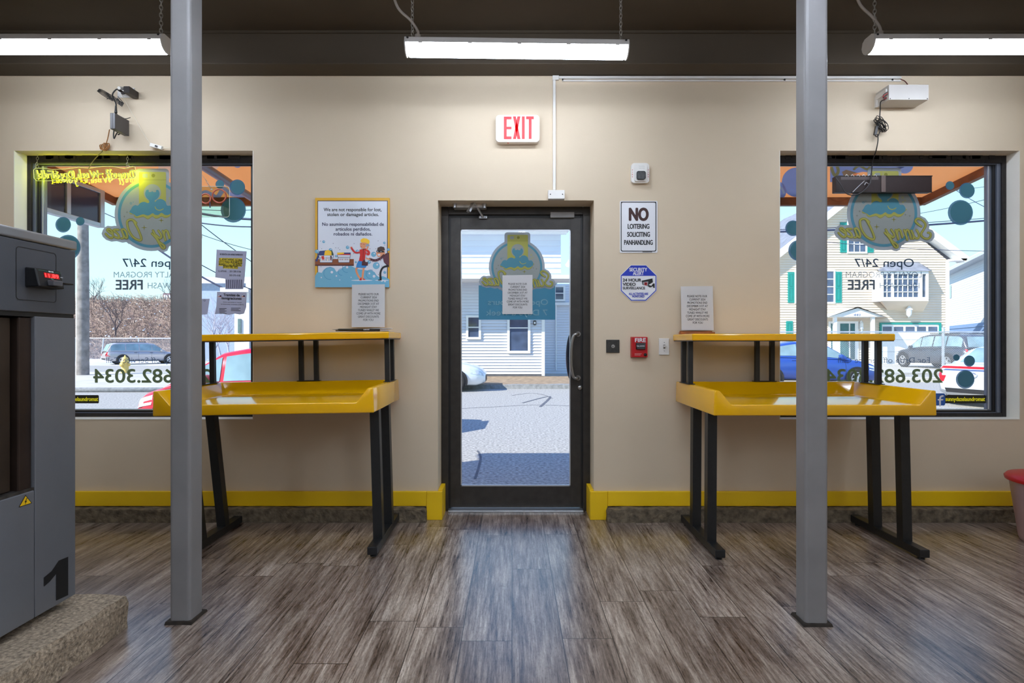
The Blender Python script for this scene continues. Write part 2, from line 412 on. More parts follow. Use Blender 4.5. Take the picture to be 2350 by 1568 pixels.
def rough_block(x0, y0, z0, x1, y1, z1, step, amp, m, seed=0):
    from mathutils import noise
    bm = bmesh.new(); bmesh.ops.create_cube(bm, size=1.0)
    for v in bm.verts: v.co = Vector(((x0 + x1) / 2 + v.co.x * (x1 - x0), (y0 + y1) / 2 + v.co.y * (y1 - y0), (z0 + z1) / 2 + v.co.z * (z1 - z0)))
    for ax, ln in ((0, x1 - x0), (1, y1 - y0), (2, z1 - z0)):
        cuts = max(1, int(ln / step)) - 1
        if cuts < 1: continue
        for k in range(1, cuts + 1):
            pl = Vector((0, 0, 0)); pl[ax] = (x0, y0, z0)[ax] + ln * k / (cuts + 1)
            no = Vector((0, 0, 0)); no[ax] = 1
            bmesh.ops.bisect_plane(bm, geom=list(bm.verts) + list(bm.edges) + list(bm.faces), plane_co=pl, plane_no=no)
    for v in bm.verts:
        q = v.co * 9 + Vector((seed, 0, 0)); r = v.co * 28 + Vector((0, seed, 0))
        d = Vector((noise.noise(q), noise.noise(q + Vector((5, 0, 0))), noise.noise(q + Vector((0, 9, 0))))) * amp + \
            Vector((noise.noise(r), noise.noise(r + Vector((3, 0, 0))), noise.noise(r + Vector((0, 3, 0))))) * amp * 0.6
        e = sum(1 for a, lo, hi in ((v.co.x, x0, x1), (v.co.y, y0, y1), (v.co.z, z0, z1)) if abs(a - lo) < 1e-4 or abs(a - hi) < 1e-4)
        if v.co.z < z0 + 1e-4: d.z = 0
        if e >= 2 and v.co.z > z1 - 1e-4: d += (Vector(((x0 + x1) / 2, (y0 + y1) / 2, z0)) - v.co).normalized() * amp * 1.1
        v.co += d
    bm.verts.index_update()
    o = MB().add([v.co.copy() for v in bm.verts], [[v.index for v in f.verts] for f in bm.faces], m); bm.free()
    return o
rough_block(XL + 0.01, 3.70, 0.0, -0.561, 3.778, 0.088, 0.022, 0.008, M_CONC, 1).build('trim_2', kind='structure')
rough_block(0.618, 3.70, 0.0, XR - 0.01, 3.778, 0.088, 0.022, 0.008, M_CONC, 5).build('trim_3', kind='structure')

b = MB()
b.box(XL, 3.757, 0.092, -0.566, 3.779, 0.188, M_YBASE, 0.003); b.box(-0.565, 3.757, 0.0, DX[0] + 0.03, 3.779, 0.188, M_YBASE, 0.003)
b.box(DX[0] + 0.001, 3.781, 0.0, DX[0] + 0.03, 3.95, 0.195, M_YBASE, 0.002)
b.build('baseboard_left', kind='structure')
b = MB()
b.box(0.633, 3.757, 0.092, XR, 3.779, 0.188, M_YBASE, 0.003); b.box(DX[1] - 0.028, 3.757, 0.0, 0.632, 3.779, 0.188, M_YBASE, 0.003)
b.box(DX[1] - 0.028, 3.781, 0.0, DX[1] - 0.001, 3.95, 0.195, M_YBASE, 0.002)
b.build('baseboard_right', kind='structure')

def window(name, x0, x1, fl, fr):
    z0, z1 = WZ
    root = thing(name, loc=((x0 + x1) / 2, 3.93, z0), kind='structure')
    b = MB()                                             # worn mastic border around the frame
    b.frame(x0, z0, x1, z1, 3.878, 3.90, M_OLDTRIM, 0.03, 0.03, 0.03, 0.05, 0.003)
    for k in range(26):                                  # ragged bits of old paint along the head
        xx = random.uniform(x0 + 0.05, x1 - 0.05); b.box(xx, 3.872, z1 - random.uniform(0.02, 0.032), xx + random.uniform(0.02, 0.14), 3.88, z1 - 0.001, M_OLDTRIM)
    b.build('mastic_border', root)
    b = MB()
    b.frame(x0, z0, x1, z1 - 0.01, 3.892, 3.918, M_ALU, fl * 0.55, 0.055, 0.033, 0.045, 0.002)
    b.frame(x0 + 0.001, z0 + 0.001, x1 - 0.001, z1 - 0.011, 3.905, 3.92, M_BLACK, fl * 0.72, 0.072, 0.043, 0.05, 0.002)
    b.frame(x0 + 0.002, z0 + 0.002, x1 - 0.002, z1 - 0.002, 3.916, 3.942, M_ALU, fl - 0.002, fr - 0.002, 0.050, 0.054, 0.002)
    b.build('window_frame', root)
    b = MB()
    zi0, zi1 = z0 + 0.052, z1 - 0.056
    b.box(x0 + fl, 3.912, zi0 - 0.006, x1 - fr, 3.928, zi0, M_SILV); b.box(x0 + fl, 3.912, zi1, x1 - fr, 3.928, zi1 + 0.01, M_SILV)
    b.box(x0 + fl - 0.012, 3.912, zi0, x0 + fl - 0.004, 3.917, zi1, M_SILV); b.box(x1 - fr + 0.004, 3.912, zi0, x1 - fr + 0.012, 3.917, zi1, M_SILV)
    b.build('glazing_bead', root)
    MB().add([(x0 + fl - 0.01, YG, zi0 - 0.01), (x1 - fr + 0.01, YG, zi0 - 0.01), (x1 - fr + 0.01, YG, zi1 + 0.01), (x0 + fl - 0.01, YG, zi1 + 0.01)], [(0, 1, 2, 3)], M_GLASS).build('glass_pane', root)
    b = MB(); mw = mat('cream_reveal_liner', (236, 232, 222), 0.5, vary=0.02)  # thin lighter liner on both sides and sill; the head keeps the wall colour
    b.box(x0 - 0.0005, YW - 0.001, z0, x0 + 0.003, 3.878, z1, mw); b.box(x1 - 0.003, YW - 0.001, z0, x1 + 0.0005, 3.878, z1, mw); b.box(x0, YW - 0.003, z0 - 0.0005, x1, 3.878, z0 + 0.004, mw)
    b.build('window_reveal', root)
    return root
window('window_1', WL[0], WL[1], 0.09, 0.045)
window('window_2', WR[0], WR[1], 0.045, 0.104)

# ---------------------------------------------------------------- the entrance door
dr = thing('door_1', loc=(0.026, 3.99, 0.0), kind='structure')
b = MB()
b.frame(DX[0], 0, DX[1], DZ, 3.955, 4.09, M_DARKAL, 0.05, 0.05, 0, 0.055, 0.003)
b.frame(DX[0] + 0.045, 0, DX[1] - 0.045, DZ - 0.05, 3.974, 4.05, M_BLACK, 0.02, 0.02, 0, 0.026, 0.002)
b.build('door_frame', dr)
MB().box(DX[0] + 0.05, 3.92, 0.0, DX[1] - 0.05, 4.09, 0.014, M_SILV, 0.003).build('threshold', dr)
lf = MB()
LX0, LX1, GX0, GX1, GZ0, GZ1 = -0.437, 0.489, -0.358, 0.409, 0.168, 1.962
for x0, x1, z0, z1 in ((LX0, GX0, 0.02, 2.055), (GX1, LX1, 0.02, 2.055), (GX0 - 0.002, GX1 + 0.002, 0.02, GZ0), (GX0 - 0.002, GX1 + 0.002, GZ1, 2.055)):
    lf.box(x0, 3.975, z0, x1, 4.02, z1, M_DARKAL, 0.003)
leaf = lf.build('door_leaf', dr)
b = MB()
for x0, x1, z0, z1 in ((GX0, GX0 + 0.007, GZ0, GZ1), (GX1 - 0.007, GX1, GZ0, GZ1), (GX0, GX1, GZ0, GZ0 + 0.008), (GX0, GX1, GZ1 - 0.008, GZ1)):
    b.box(x0, 3.974, z0, x1, 3.986, z1, M_SILV)
b.build('glazing_bead', leaf)
MB().add([(GX0, YD, GZ0), (GX1, YD, GZ0), (GX1, YD, GZ1), (GX0, YD, GZ1)], [(0, 1, 2, 3)], M_GLASS).build('door_glass', dr)
def pull(px, ya, yb, m, r):
    x = PX(px, ya); zt, zb = PZ(768, ya), PZ(868, ya)
    pts = smooth([(PX(1338, yb), yb, zt), (x + 0.03, yb - 0.006, zt), (x, ya, zt - 0.05), (x, ya, (zt + zb) / 2), (x, ya, zb + 0.05), (x + 0.03, yb - 0.006, zb), (PX(1338, yb), yb, zb)], 6)
    return MB().tube(pts, r, m, 10)
hb = MB().tube(smooth([(0.462, 3.976, PZ(767, 3.95)), (0.45, 3.93, PZ(767, 3.95)), (0.425, 3.925, PZ(772, 3.95)), (0.41, 3.925, PZ(800, 3.95)), (0.41, 3.925, PZ(838, 3.95)), (0.425, 3.925, PZ(864, 3.95)), (0.45, 3.93, PZ(868, 3.95)), (0.462, 3.976, PZ(868, 3.95))], 6), 0.011, M_STEEL, 10)
hb.cyl((0.462, 3.976, PZ(767, 3.95)), (0.462, 3.968, PZ(767, 3.95)), 0.018, M_STEEL); hb.cyl((0.462, 3.976, PZ(868, 3.95)), (0.462, 3.968, PZ(868, 3.95)), 0.018, M_STEEL)
hb.build('pull_handle', dr, label='curved dark steel pull handle')
hb = MB().tube(smooth([(0.462, 4.02, PZ(770, 4.06)), (0.42, 4.06, PZ(770, 4.06)), (0.40, 4.065, PZ(800, 4.06)), (0.40, 4.065, PZ(838, 4.06)), (0.42, 4.06, PZ(868, 4.06)), (0.462, 4.02, PZ(868, 4.06))], 6), 0.013, mat('blue_black_coat', (30, 38, 62), 0.3, vary=0.2), 10)
hb.build('pull_handle', dr, label='outer blue-black pull handle seen through the glass')
MB().lathe([(0.0, -0.012), (0.012, -0.012), (0.017, -0.006), (0.019, 0.0)], (PX(1331, 3.97), 3.975, PZ(890, 3.97)), (0, 1, 0), M_STEEL).build('lock_cylinder', dr)
MB().box(PX(1263, 3.96), 3.952, PZ(500, 3.96), PX(1318, 3.96), 3.976, PZ(487, 3.96), mat('grey_sensor_plastic', (150, 148, 148), 0.45), 0.003).build('contact_sensor', dr)
cl = MB()
cl.box(PX(1041, 3.91), 3.875, PZ(479, 3.91), PX(1116, 3.91), 3.955, PZ(463, 3.93), mat('worn_closer_metal', (214, 210, 204), 0.3, 0.5, vary=0.25, scale=30), 0.006)
for q in (1044, 1112): cl.cyl((PX(q, 3.88), 3.872, PZ(478, 3.88)), (PX(q, 3.88), 3.872, PZ(465, 3.88)), 0.013, M_SILV)
clo = cl.build('door_closer', dr)
a = MB(); p0 = P(1088, 464, 3.855); p1 = P(1075, 486, 3.82); p2 = P(1108, 498, 3.955)
a.obox(p0, p1, 0.03, 0.014, M_SILV); a.tube([p0, p2], 0.009, M_SILV, 8); a.cyl(p0 + Vector((0, 0.02, 0.01)), p0 + Vector((0, -0.012, 0.0)), 0.016, M_STEEL)
a.box(p2.x - 0.028, 3.955, p2.z - 0.012, p2.x + 0.03, 3.977, p2.z + 0.01, M_CHROME, 0.004)
a.build('closer_arm', clo)

# ================================================================ posts
def post(x0, x1, y0, y1, label):
    root = thing('support_post', label, 'post', ((x0 + x1) / 2, (y0 + y1) / 2, 0), 'grey square support posts')
    b = MB(); pts = rrect(x0, y0, x1, y1, 0.014, 4)
    b.prism(pts, lambda u, v: Vector((u, v, 0.0)), lambda u, v: Vector((u, v, CEIL)), M_POST)
    b.build('shaft', root)
    r = rough_block(x0 - 0.012, y0 - 0.012, 0.0, x1 + 0.012, y1 + 0.012, 0.012, 0.03, 0.004, mat('grimy_caulk', (44, 36, 28), 0.8, vary=0.4, scale=30), 3)
    r.build('base_seal', root, label='dark grimy seal at the floor')
    return root
post(-1.4327, -1.345, 2.377, 2.478, 'grey painted square post in front of the left folding table')
post(1.217, 1.3137, 2.36, 2.447, 'grey painted square post in front of the right folding table')

# ================================================================ ceiling strip lights
def chain(b, a, c, m, ln=0.030, r=0.0022):
    a, c = Vector(a), Vector(c); n = max(2, int((c - a).length / (ln * 0.72))); d = (c - a) / n; t = d.normalized()
    u = t.orthogonal().normalized(); v = t.cross(u)
    for k in range(n):
        o = a + d * (k + 0.5); s = u if k % 2 else v
        q = [o + t * (math.cos(x) * ln * 0.5) + s * (math.sin(x) * ln * 0.26) for x in [2 * PI * i / 10 for i in range(10)]]
        b.tube(q, r, m, 5, True)

M_HOUS = mat('fixture_housing', (196, 190, 184), 0.45, vary=0.03)
M_LENS = mat('lit_lens', (235, 242, 250), 0.4, vary=0, emit=(226, 238, 255), estr=LAMP)
M_CHAIN = mat('zinc_chain', (176, 172, 164), 0.3, 0.8, vary=0.05)
M_CONDW = mat('grey_flex_conduit', (150, 140, 130), 0.5)
def light(name, label, cx, cy, zb, rz, cord=True):
    root = thing(name, label, 'ceiling light', (cx, cy, zb), 'ceiling strip lights', local=True, rz=rz)
    L = 0.611
    prof = [(-0.058, 0.052), (-0.050, 0.082), (-0.03, 0.094), (0.03, 0.094), (0.050, 0.082), (0.058, 0.052)]
    MB().prism(prof, lambda u, v: Vector((-L, u, v)), lambda u, v: Vector((L, u, v)), M_HOUS).build('housing', root)
    n = 9; lens = [(-0.056 * math.cos(PI * i / n), 0.052 - 0.052 * math.sin(PI * i / n)) for i in range(n + 1)]
    MB().prism(lens, lambda u, v: Vector((-L + 0.012, u, v)), lambda u, v: Vector((L - 0.012, u, v)), M_LENS, True).build('lens', root, label='glowing white lens')
    for s in (-1, 1):
        e = MB(); full = prof + [(0.056 * math.cos(PI * i / n), 0.052 - 0.054 * math.sin(PI * i / n)) for i in range(1, n)]
        e.prism(full, lambda u, v: Vector((s * L, u * 1.03, v)), lambda u, v: Vector((s * (L + 0.006), u * 1.03, v)), M_HOUS)
        ec = e.build('end_cap', root)
        MB().lathe([(0, 0), (0.006, 0), (0.006, 0.003)], (s * (L - 0.012), -0.0545, 0.076), (0, -1, 0.3), M_BLACK, 10).build('screw', ec)
        c = MB(); chain(c, (s * (L - 0.03), 0, 0.092), (s * (L - 0.03) + s * 0.0, 0, CEIL - zb), M_CHAIN); c.build('chain', root)
    for k in range(5):
        x = -0.54 + 0.27 * k
        MB().box(x, -0.0595, 0.047, x + 0.022, -0.055, 0.054, M_HOUS).build('clip', root)
    if cord:
        MB().tube(smooth([(-L + 0.06, 0, 0.09), (-L + 0.06, 0, 0.14), (-L + 0.02, 0, 0.20), (-L - 0.05, 0, 0.27), (-L - 0.09, 0, CEIL - zb)], 6), 0.0075, M_CONDW, 8).build('power_cord', root)
        MB().cyl((-L + 0.06, 0, 0.088), (-L + 0.06, 0, 0.12), 0.016, M_CONDW).build('cord_gland', root)
    return root
light('strip_light', 'complete white strip light hung above the entrance door', 0.028, 3.17, 2.762, 0.024)
light('strip_light', 'white strip light above the neon lettering and left window', -2.524, 3.15, 2.775, 0.0, False)
light('strip_light', 'white strip light above the white power box and right window', 2.589, 3.15, 2.775, 0.0)
for k, (x, y, r) in enumerate(((0.15, -0.75, PI / 2), (0.15, -2.9, PI / 2), (0.15, -5.2, PI / 2), (-2.5, 0.4, PI / 2), (2.5, 0.4, PI / 2), (-2.5, -2.4, PI / 2), (2.5, -2.4, PI / 2), (-1.25, 1.0, 0), (1.25, 1.0, 0), (-0.8, 1.9, 0), (0.8, 1.9, 0), (-3.3, -1.4, PI / 2), (3.3, -1.4, PI / 2), (-1.2, -1.4, PI / 2), (1.2, -1.4, PI / 2), (-3.3, -4.0, PI / 2), (3.3, -4.0, PI / 2), (-1.2, -3.6, PI / 2), (1.2, -3.6, PI / 2))):  # centre row is mirrored in the door glass; the others are added fill lamps
    light('strip_light', 'white strip light out of view, one of a mostly added set brightening the room', x, y, 2.775, r, False)

# ================================================================ folding tables
def table(x0, x1, yf, yb, zb, label, lean, shelf, posts, foot_x, leg_x, roll=0.0):
    cx = (x0 + x1) / 2
    root = thing('folding_table', label, 'folding table', (cx, yf, 0), 'yellow folding tables', local=True)
    root.location = (0, 0, 0)
    T = MB(); zs, zt = zb + 0.058, zb + 0.135; tk = 0.026
    # moulded tray: outer skin, rim, sloped inner sides, work surface, low front lip
    o = [(x0, yf), (x1, yf), (x1, yb), (x0, yb)]
    def V(x, y, z): return Vector((x, y, z))
    gx = 0.095
    A = [V(x0, yf, zb), V(x1, yf, zb), V(x1 - 0.0, yb, zb), V(x0, yb, zb)]
    T.add(A, [(3, 2, 1, 0)], M_YEL)
    # front face: lip in the middle, gussets rising at both ends
    fr = [(x0, zb), (x1, zb), (x1 - 0.004, zt), (x1 - tk - 0.006, zt), (x1 - gx, zs), (x0 + gx, zs), (x0 + tk + 0.006, zt), (x0 + 0.004, zt)]
    T.poly(fr, lambda u, v: V(u, yf, v), M_YEL)
    T.add([V(x0, yf, zb), V(x0, yb, zb), V(x0 + 0.004, yb, zt), V(x0 + 0.004, yf, zt)], [(3, 2, 1, 0)], M_YEL)
    T.add([V(x1, yf, zb), V(x1, yb, zb), V(x1 - 0.004, yb, zt), V(x1 - 0.004, yf, zt)], [(0, 1, 2, 3)], M_YEL)
    T.add([V(x0, yb, zb), V(x1, yb, zb), V(x1 - 0.004, yb, zt), V(x0 + 0.004, yb, zt)], [(3, 2, 1, 0)], M_YEL)
    # rims
    xi0, xi1, yi = x0 + tk + 0.006, x1 - tk - 0.006, yb - tk
    T.add([V(x0 + 0.004, yf, zt), V(xi0, yf, zt), V(xi0, yi, zt), V(xi1, yi, zt), V(xi1, yf, zt), V(x1 - 0.004, yf, zt), V(x1 - 0.004, yb, zt), V(x0 + 0.004, yb, zt)],
          [(0, 1, 2, 7), (2, 3, 6, 7), (3, 4, 5, 6)], M_YEL)
    # inner slopes and surface
    sx0, sx1, sy = x0 + gx, x1 - gx, yb - 0.075
    T.add([V(xi0, yf, zt), V(sx0, yf, zs), V(sx0, sy, zs - 0.004), V(xi0, yi, zt), V(sx1, sy, zs - 0.004), V(xi1, yi, zt), V(sx1, yf, zs), V(xi1, yf, zt)],
          [(0, 1, 2, 3), (3, 2, 4, 5), (5, 4, 6, 7), (1, 6, 4, 2)], M_YEL)
    # soften the edges
    bm = bmesh.new(); bv = [bm.verts.new(v) for v in T.v]
    for f in T.f:
        try: bm.faces.new([bv[i] for i in f])
        except ValueError: pass
    bmesh.ops.remove_doubles(bm, verts=list(bm.verts), dist=1e-5); bmesh.ops.recalc_face_normals(bm, faces=list(bm.faces))
    ed = [e for e in bm.edges if len(e.link_faces) == 2 and e.calc_face_angle(0) > 0.2]
    bmesh.ops.bevel(bm, geom=ed, offset=0.007, segments=3, profile=0.5, affect='EDGES', clamp_overlap=True)
    bm.verts.index_update()
    T = MB().add([v.co.copy() for v in bm.verts], [[v.index for v in f.verts] for f in bm.faces], M_YEL, True); bm.free()
    tray = T.build('tray_top', root)
    for q in tray.data.polygons: q.use_smooth = True
    tray.data.update()
    # legs on floor runners
    ya, yc = yf + 0.18, yf + 0.44
    for k in (0, 1):
        f = MB(); fx = foot_x[k]
        f.box(fx - 0.027, yf + 0.02, 0.014, fx + 0.027, 3.69, 0.058, M_LEG, 0.004)
        rn = f.build('floor_runner', root)
        lv = MB()
        for yy in (yf + 0.05, 3.65): lv.lathe([(0.018, 0.0), (0.018, 0.006), (0.006, 0.008), (0.006, 0.016)], (fx, yy, 0.0), (0, 0, 1), M_LEG, 12)
        lv.build('levelling_foot', rn)
        for yy in (ya, yc):
            g = MB(); g.obox((fx + (leg_x[k] - fx) * 0.0 + lean[k] * 0.0, yy, 0.056), (leg_x[k], yy, zb + 0.004), 0.052, 0.052, M_LEG, (0, 1, 0)); g.build('leg', root)
    # raised shelf
    s0, s1, s2, s3 = shelf                              # x0, x1, y front, y back
    sz0, sz1 = zb + 0.402, zb + 0.443
    sh = MB(); sh.box(s0, s2, sz0, s1, s3, sz1, M_YEL, 0.008, 3)
    sh.box(s0 + 0.006, s2 + 0.006, sz0 - 0.004, s1 - 0.006, s3 - 0.004, sz0 + 0.002, M_LEG)
    sh.build('upper_shelf', root)
    for kind, px_ in posts:
        pl = MB()
        if kind == 'side':
            pl.box(px_ - 0.02, yf + 0.42, zt, px_ + 0.02, yf + 0.62, zt + 0.004, M_LEG); pr = pl.build('post_plate', root)
            for yy in (yf + 0.455, yf + 0.585): MB().box(px_ - 0.015, yy - 0.015, zt + 0.003, px_ + 0.015, yy + 0.015, sz0 - 0.003, M_LEG, 0.002).build('shelf_post', root)
        else:
            pl.box(px_ - 0.075, yb - 0.035, zt, px_ + 0.075, yb - 0.003, zt + 0.004, M_LEG); pr = pl.build('post_plate', root)
            for d in (-0.049, 0.049): MB().box(px_ + d - 0.014, yb - 0.034, zt + 0.003, px_ + d + 0.014, yb - 0.006, sz0 - 0.003, M_LEG, 0.002).build('shelf_post', root)
    return root
tb = table(-1.922, -0.729, 3.06, 3.75, 0.787, 'yellow folding table with raised shelf beneath the cartoon poster', (0, 0), (-1.93, -0.712, 3.385, 3.755),
      (('side', -1.90), ('mid', -1.315), ('side', -0.752)), (-1.775, -0.757), (-1.84, -0.766))
table(1.078, 2.272, 3.04, 3.75, 0.783, 'yellow folding table with raised shelf beside the light switch', (0, 0), (1.062, 2.26, 3.35, 3.755),
      (('side', 1.094), ('mid', 1.655), ('side', 2.249)), (1.122, 2.222), (1.126, 2.205))

th = math.radians(-0.95)                                  # the left table leans a little to the left
tb.rotation_euler = (0, th, 0)
tb.location = (-1.3 + 1.3 * math.cos(th), 0, 1.3 * math.sin(-th) * 1.0 + 0.0)

# ================================================================ wall signs and fittings
# EXIT sign
ex = thing('exit_sign', 'white exit sign with red lettering high above the door', 'exit sign', (PX(1188, 3.78), 3.78, PZ(331, 3.78)))
x0, x1, z0, z1 = PX(1138, 3.73), PX(1238, 3.73), PZ(326, 3.73), PZ(264, 3.73)
b = MB(); rr = rrect(x0, z0, x1, z1, 0.024, 6); b.prism(rr, wallf(3.73), wallf(3.78), mat('exit_sign_plastic', (244, 236, 230), 0.4, vary=0.02)); b.build('housing', ex)
M_EXR = mat('exit_red', (214, 12, 26), 0.4, vary=0.04, emit=(214, 10, 24), estr=0.25)
def q5(x, y): return (PX(1110 + x / 6.533, 3.728), PZ(240 + y / 6.533, 3.728))
b = MB(); f = wallf(3.728)
def pol(pts, m): b.poly([q5(*p) for p in pts], f, m)
for r in ((302, 180, 345, 518), (345, 180, 417, 222), (345, 332, 417, 370), (345, 478, 417, 518), (573, 178, 615, 516), (636, 178, 750, 220), (676, 220, 718, 516)):
    pol([(r[0], r[1]), (r[2], r[1]), (r[2], r[3]), (r[0], r[3])], M_EXR)
pol([(439, 178), (482, 178), (551, 516), (506, 516)], M_EXR); pol([(506, 178), (550, 178), (484, 516), (440, 516)], M_EXR)
b.build('lettering', ex)
b = MB()
for s, xs_ in ((-1, (275, 245, 210, 245, 280)), (1, (745, 775, 815, 775, 740))):
    b.ribbon([q5(xs_[1], 300), q5(xs_[2], 345), q5(xs_[1] + (12 if s < 0 else -12), 393)], 0.003, f, mat('moulded_line', (214, 200, 194), 0.5, vary=0), 1)
b.build('chevron', ex)
MB().lathe([(0, 0), (0.0035, 0), (0.003, 0.004), (0, 0.005)], (PX(1166, 3.75), 3.745, PZ(326, 3.73)), (0, 0, -1), M_EXR, 10).build('test_button', ex)

# conduit and junction box
cd = thing('wire_raceway', 'slim white wire raceway running up from the door box and along the wall top', 'raceway', (PX(1272, 3.78), 3.78, PZ(437, 3.78)))
b = MB(); xv = PX(1272, 3.772)
b.box(xv - 0.009, 3.765, PZ(436, 3.77), xv + 0.009, 3.779, PZ(176, 3.77), M_WHITE, 0.002)
b.box(xv - 0.009, 3.765, PZ(181, 3.77), PX(2068, 3.77), 3.779, PZ(175, 3.77), M_WHITE, 0.002)
b.box(PX(1290, 3.77), 3.767, PZ(187, 3.77), PX(2068, 3.77), 3.779, PZ(183, 3.77), M_WHITE, 0.002)
b.build('channel', cd)
MB().box(xv - 0.012, 3.762, PZ(184, 3.77), xv + 0.03, 3.779, PZ(174, 3.77), M_WHITE, 0.002).build('elbow', cd)
for q in (1290, 1800, 2048): MB().box(PX(q, 3.76), 3.762, PZ(184, 3.76), PX(q + 3, 3.76), 3.77, PZ(180, 3.76), M_BLACK).build('clip', cd)
jb = thing('junction_box', 'small white junction box above the right side of the door', 'junction box', (PX(1277, 3.78), 3.78, PZ(457, 3.78)))
MB().box(PX(1258, 3.74), 3.74, PZ(456.5, 3.74), PX(1296, 3.74), 3.779, PZ(436, 3.74), M_WHITE, 0.003).build('box_cover', jb)
for q in (1263, 1291): MB().lathe([(0, -0.002), (0.0035, -0.002), (0.0035, 0)], (PX(q, 3.74), 3.74, PZ(446, 3.74)), (0, 1, 0), M_BLACK, 10).build('screw', jb)

# fire horn strobe
q8 = lambda x, y, d: (PX(1380 + x / 3.1367, d), PZ(340 + y / 3.1367, d))
hs = thing('horn_strobe', 'white fire alarm horn strobe high on the wall right of the door', 'fire alarm', (PX(1469, 3.78), 3.78, PZ(422, 3.78)))
x0, z0 = q8(217, 250, 3.75); x1, z1 = q8(345, 107, 3.75)
b = MB(); b.prism(rrect(x0, z0, x1, z1, 0.02, 5), wallf(3.752), wallf(3.779), M_WHITE)
b.prism(rrect(x0 + 0.018, z0 + 0.008, x1 - 0.018, z1 - 0.004, 0.012, 4), wallf(3.738), wallf(3.753), M_WHITE); b.build('body', hs)
b = MB()
for i in range(6):
    for j in range(4):
        u, v = q8(272 + i * 7 + (j % 2) * 3, 128 + j * 7, 3.737); b.poly(circ(u, v, 0.0011, 6), wallf(3.7375), M_BLACK)
b.build('speaker_grille', hs)
x0, z0 = q8(255, 225, 3.73); x1, z1 = q8(317, 168, 3.73)
b = MB(); b.prism(rrect(x0, z0, x1, z1, 0.012, 5), wallf(3.726), wallf(3.739), mat('smoked_strobe', (40, 38, 36), 0.35, vary=0.7, scale=90)); ls = b.build('strobe_lens', hs)
b = MB(); b.ring(rrect(x0 - 0.002, z0 - 0.002, x1 + 0.002, z1 + 0.002, 0.013, 5), rrect(x0 + 0.003, z0 + 0.003, x1 - 0.003, z1 - 0.003, 0.01, 5), wallf(3.7255), M_INK); b.build('lens_ring', ls)
b = MB()
for i, ch in enumerate('FIRE'):
    for cx_ in (225, 339):
        u, v = q8(cx_, 156 + i * 16, 3.7505); b.text(ch, u - 0.0035, u + 0.0035, v - 0.006, 0.0085, wallf(3.7512), M_RED, 0.02, natural=True)
b.build('lettering', hs)

# NO loitering sign
ns = thing('no_loitering_sign', 'white metal sign headed NO in brown on the wall right of the door', 'sign', (PX(1465, 3.78), 3.78, PZ(580, 3.78)))
x0, z0 = q8(134, 754, 3.776); x1, z1 = q8(404, 381, 3.776); M_SGW = mat('sign_white', (226, 226, 230), 0.3, vary=0.02)
MB().prism(rrect(x0, z0, x1, z1, 0.006, 3), wallf(3.7755), wallf(3.779), M_SGW).build('panel', ns)
b = MB(); xi0, zi0 = q8(140, 745, 3.775); xi1, zi1 = q8(396, 386, 3.775)
b.ring(rrect(xi0, zi0, xi1, zi1, 0.012, 4), rrect(xi0 + 0.0055, zi0 + 0.0055, xi1 - 0.0055, zi1 - 0.0055, 0.009, 4), wallf(3.775), M_INK); b.build('border', ns)
b = MB(); fw = wallf(3.775)
def tx8(s, a, c, base, cap, m, bold=0.03, d=3.775):
    u0, v = q8(a, base, d); u1, _ = q8(c, base, d); b.text(s, u0, u1, v, cap / 3.1367 * d / F, wallf(d), m, bold)
tx8('NO', 203, 336, 520, 86, mat('sign_brown', (58, 20, 12), 0.5, vary=0.2, scale=200), 0.045)
for s, a, c, y in (('LOITERING', 191, 345, 580), ('SOLICITING', 187, 349, 638), ('PANHANDLING', 165, 369, 696)): tx8(s, a, c, y, 33, M_INK, 0.03)
b.poly([q8(296, 750, 3.775), q8(366, 750, 3.775), q8(366, 746, 3.775), q8(296, 746, 3.775)], fw, M_INK)
b.build('lettering', ns)
for a in (145, 391):
    u, v = q8(a, 390, 3.774); MB().lathe([(0, -0.003), (0.004, -0.002), (0.004, 0)], (u, 3.776, v), (0, 1, 0), M_BLACK, 10).build('screw', ns)

# security octagon
so = thing('security_sign', 'blue and white octagonal security alert sign below the NO sign', 'sign', (PX(1465, 3.78), 3.78, PZ(692, 3.78)))
def oc(px_): return [q8(*p, 3.775) for p in px_]
O8 = [(214, 842), (322, 842), (399, 916), (399, 1028), (322, 1102), (214, 1102), (137, 1028), (137, 916)]
c0 = (268, 972)
def inset(k): return [((x - c0[0]) * k + c0[0], (y - c0[1]) * k + c0[1]) for x, y in O8]
M_BLU = mat('sign_blue', (26, 52, 176), 0.3, vary=0.04)
MB().prism(oc(O8), wallf(3.7755), wallf(3.779), M_SGW).build('panel', so)
b = MB(); b.ring(oc(inset(0.975)), oc(inset(0.93)), wallf(3.7750), M_BLU)
b.poly(oc([(214, 845), (322, 845), (393, 916), (393, 920), (143, 920), (143, 916)]), wallf(3.7748), M_BLU); b.build('border', so)
b = MB()
tx8('SECURITY', 203, 329, 887, 24, M_SGW, 0.03, 3.7742); tx8('ALERT', 228, 305, 914, 24, M_SGW, 0.03, 3.7742)
tx8('24 HOUR', 155, 287, 961, 21, M_INK, 0.04, 3.7742); tx8('VIDEO', 155, 246, 991, 21, M_INK, 0.04, 3.7742); tx8('SURVEILLANCE', 155, 314, 1017, 18, M_INK, 0.03, 3.7742)
tx8('ALL ACTIVITIES ARE', 198, 337, 1057, 15, M_BLU, 0.03, 3.7742); tx8('MONITORED', 223, 311, 1075, 15, M_BLU, 0.03, 3.7742)
b.build('lettering', so)
b = MB(); fq = wallf(3.7740)
b.poly(oc([(290, 955), (368, 938), (371, 966), (340, 985), (336, 992), (296, 985)]), fq, M_INK)
b.poly(oc([(298, 965), (338, 960), (334, 990), (300, 983)]), wallf(3.7738), mat('sign_grey', (150, 150, 155), 0.4))
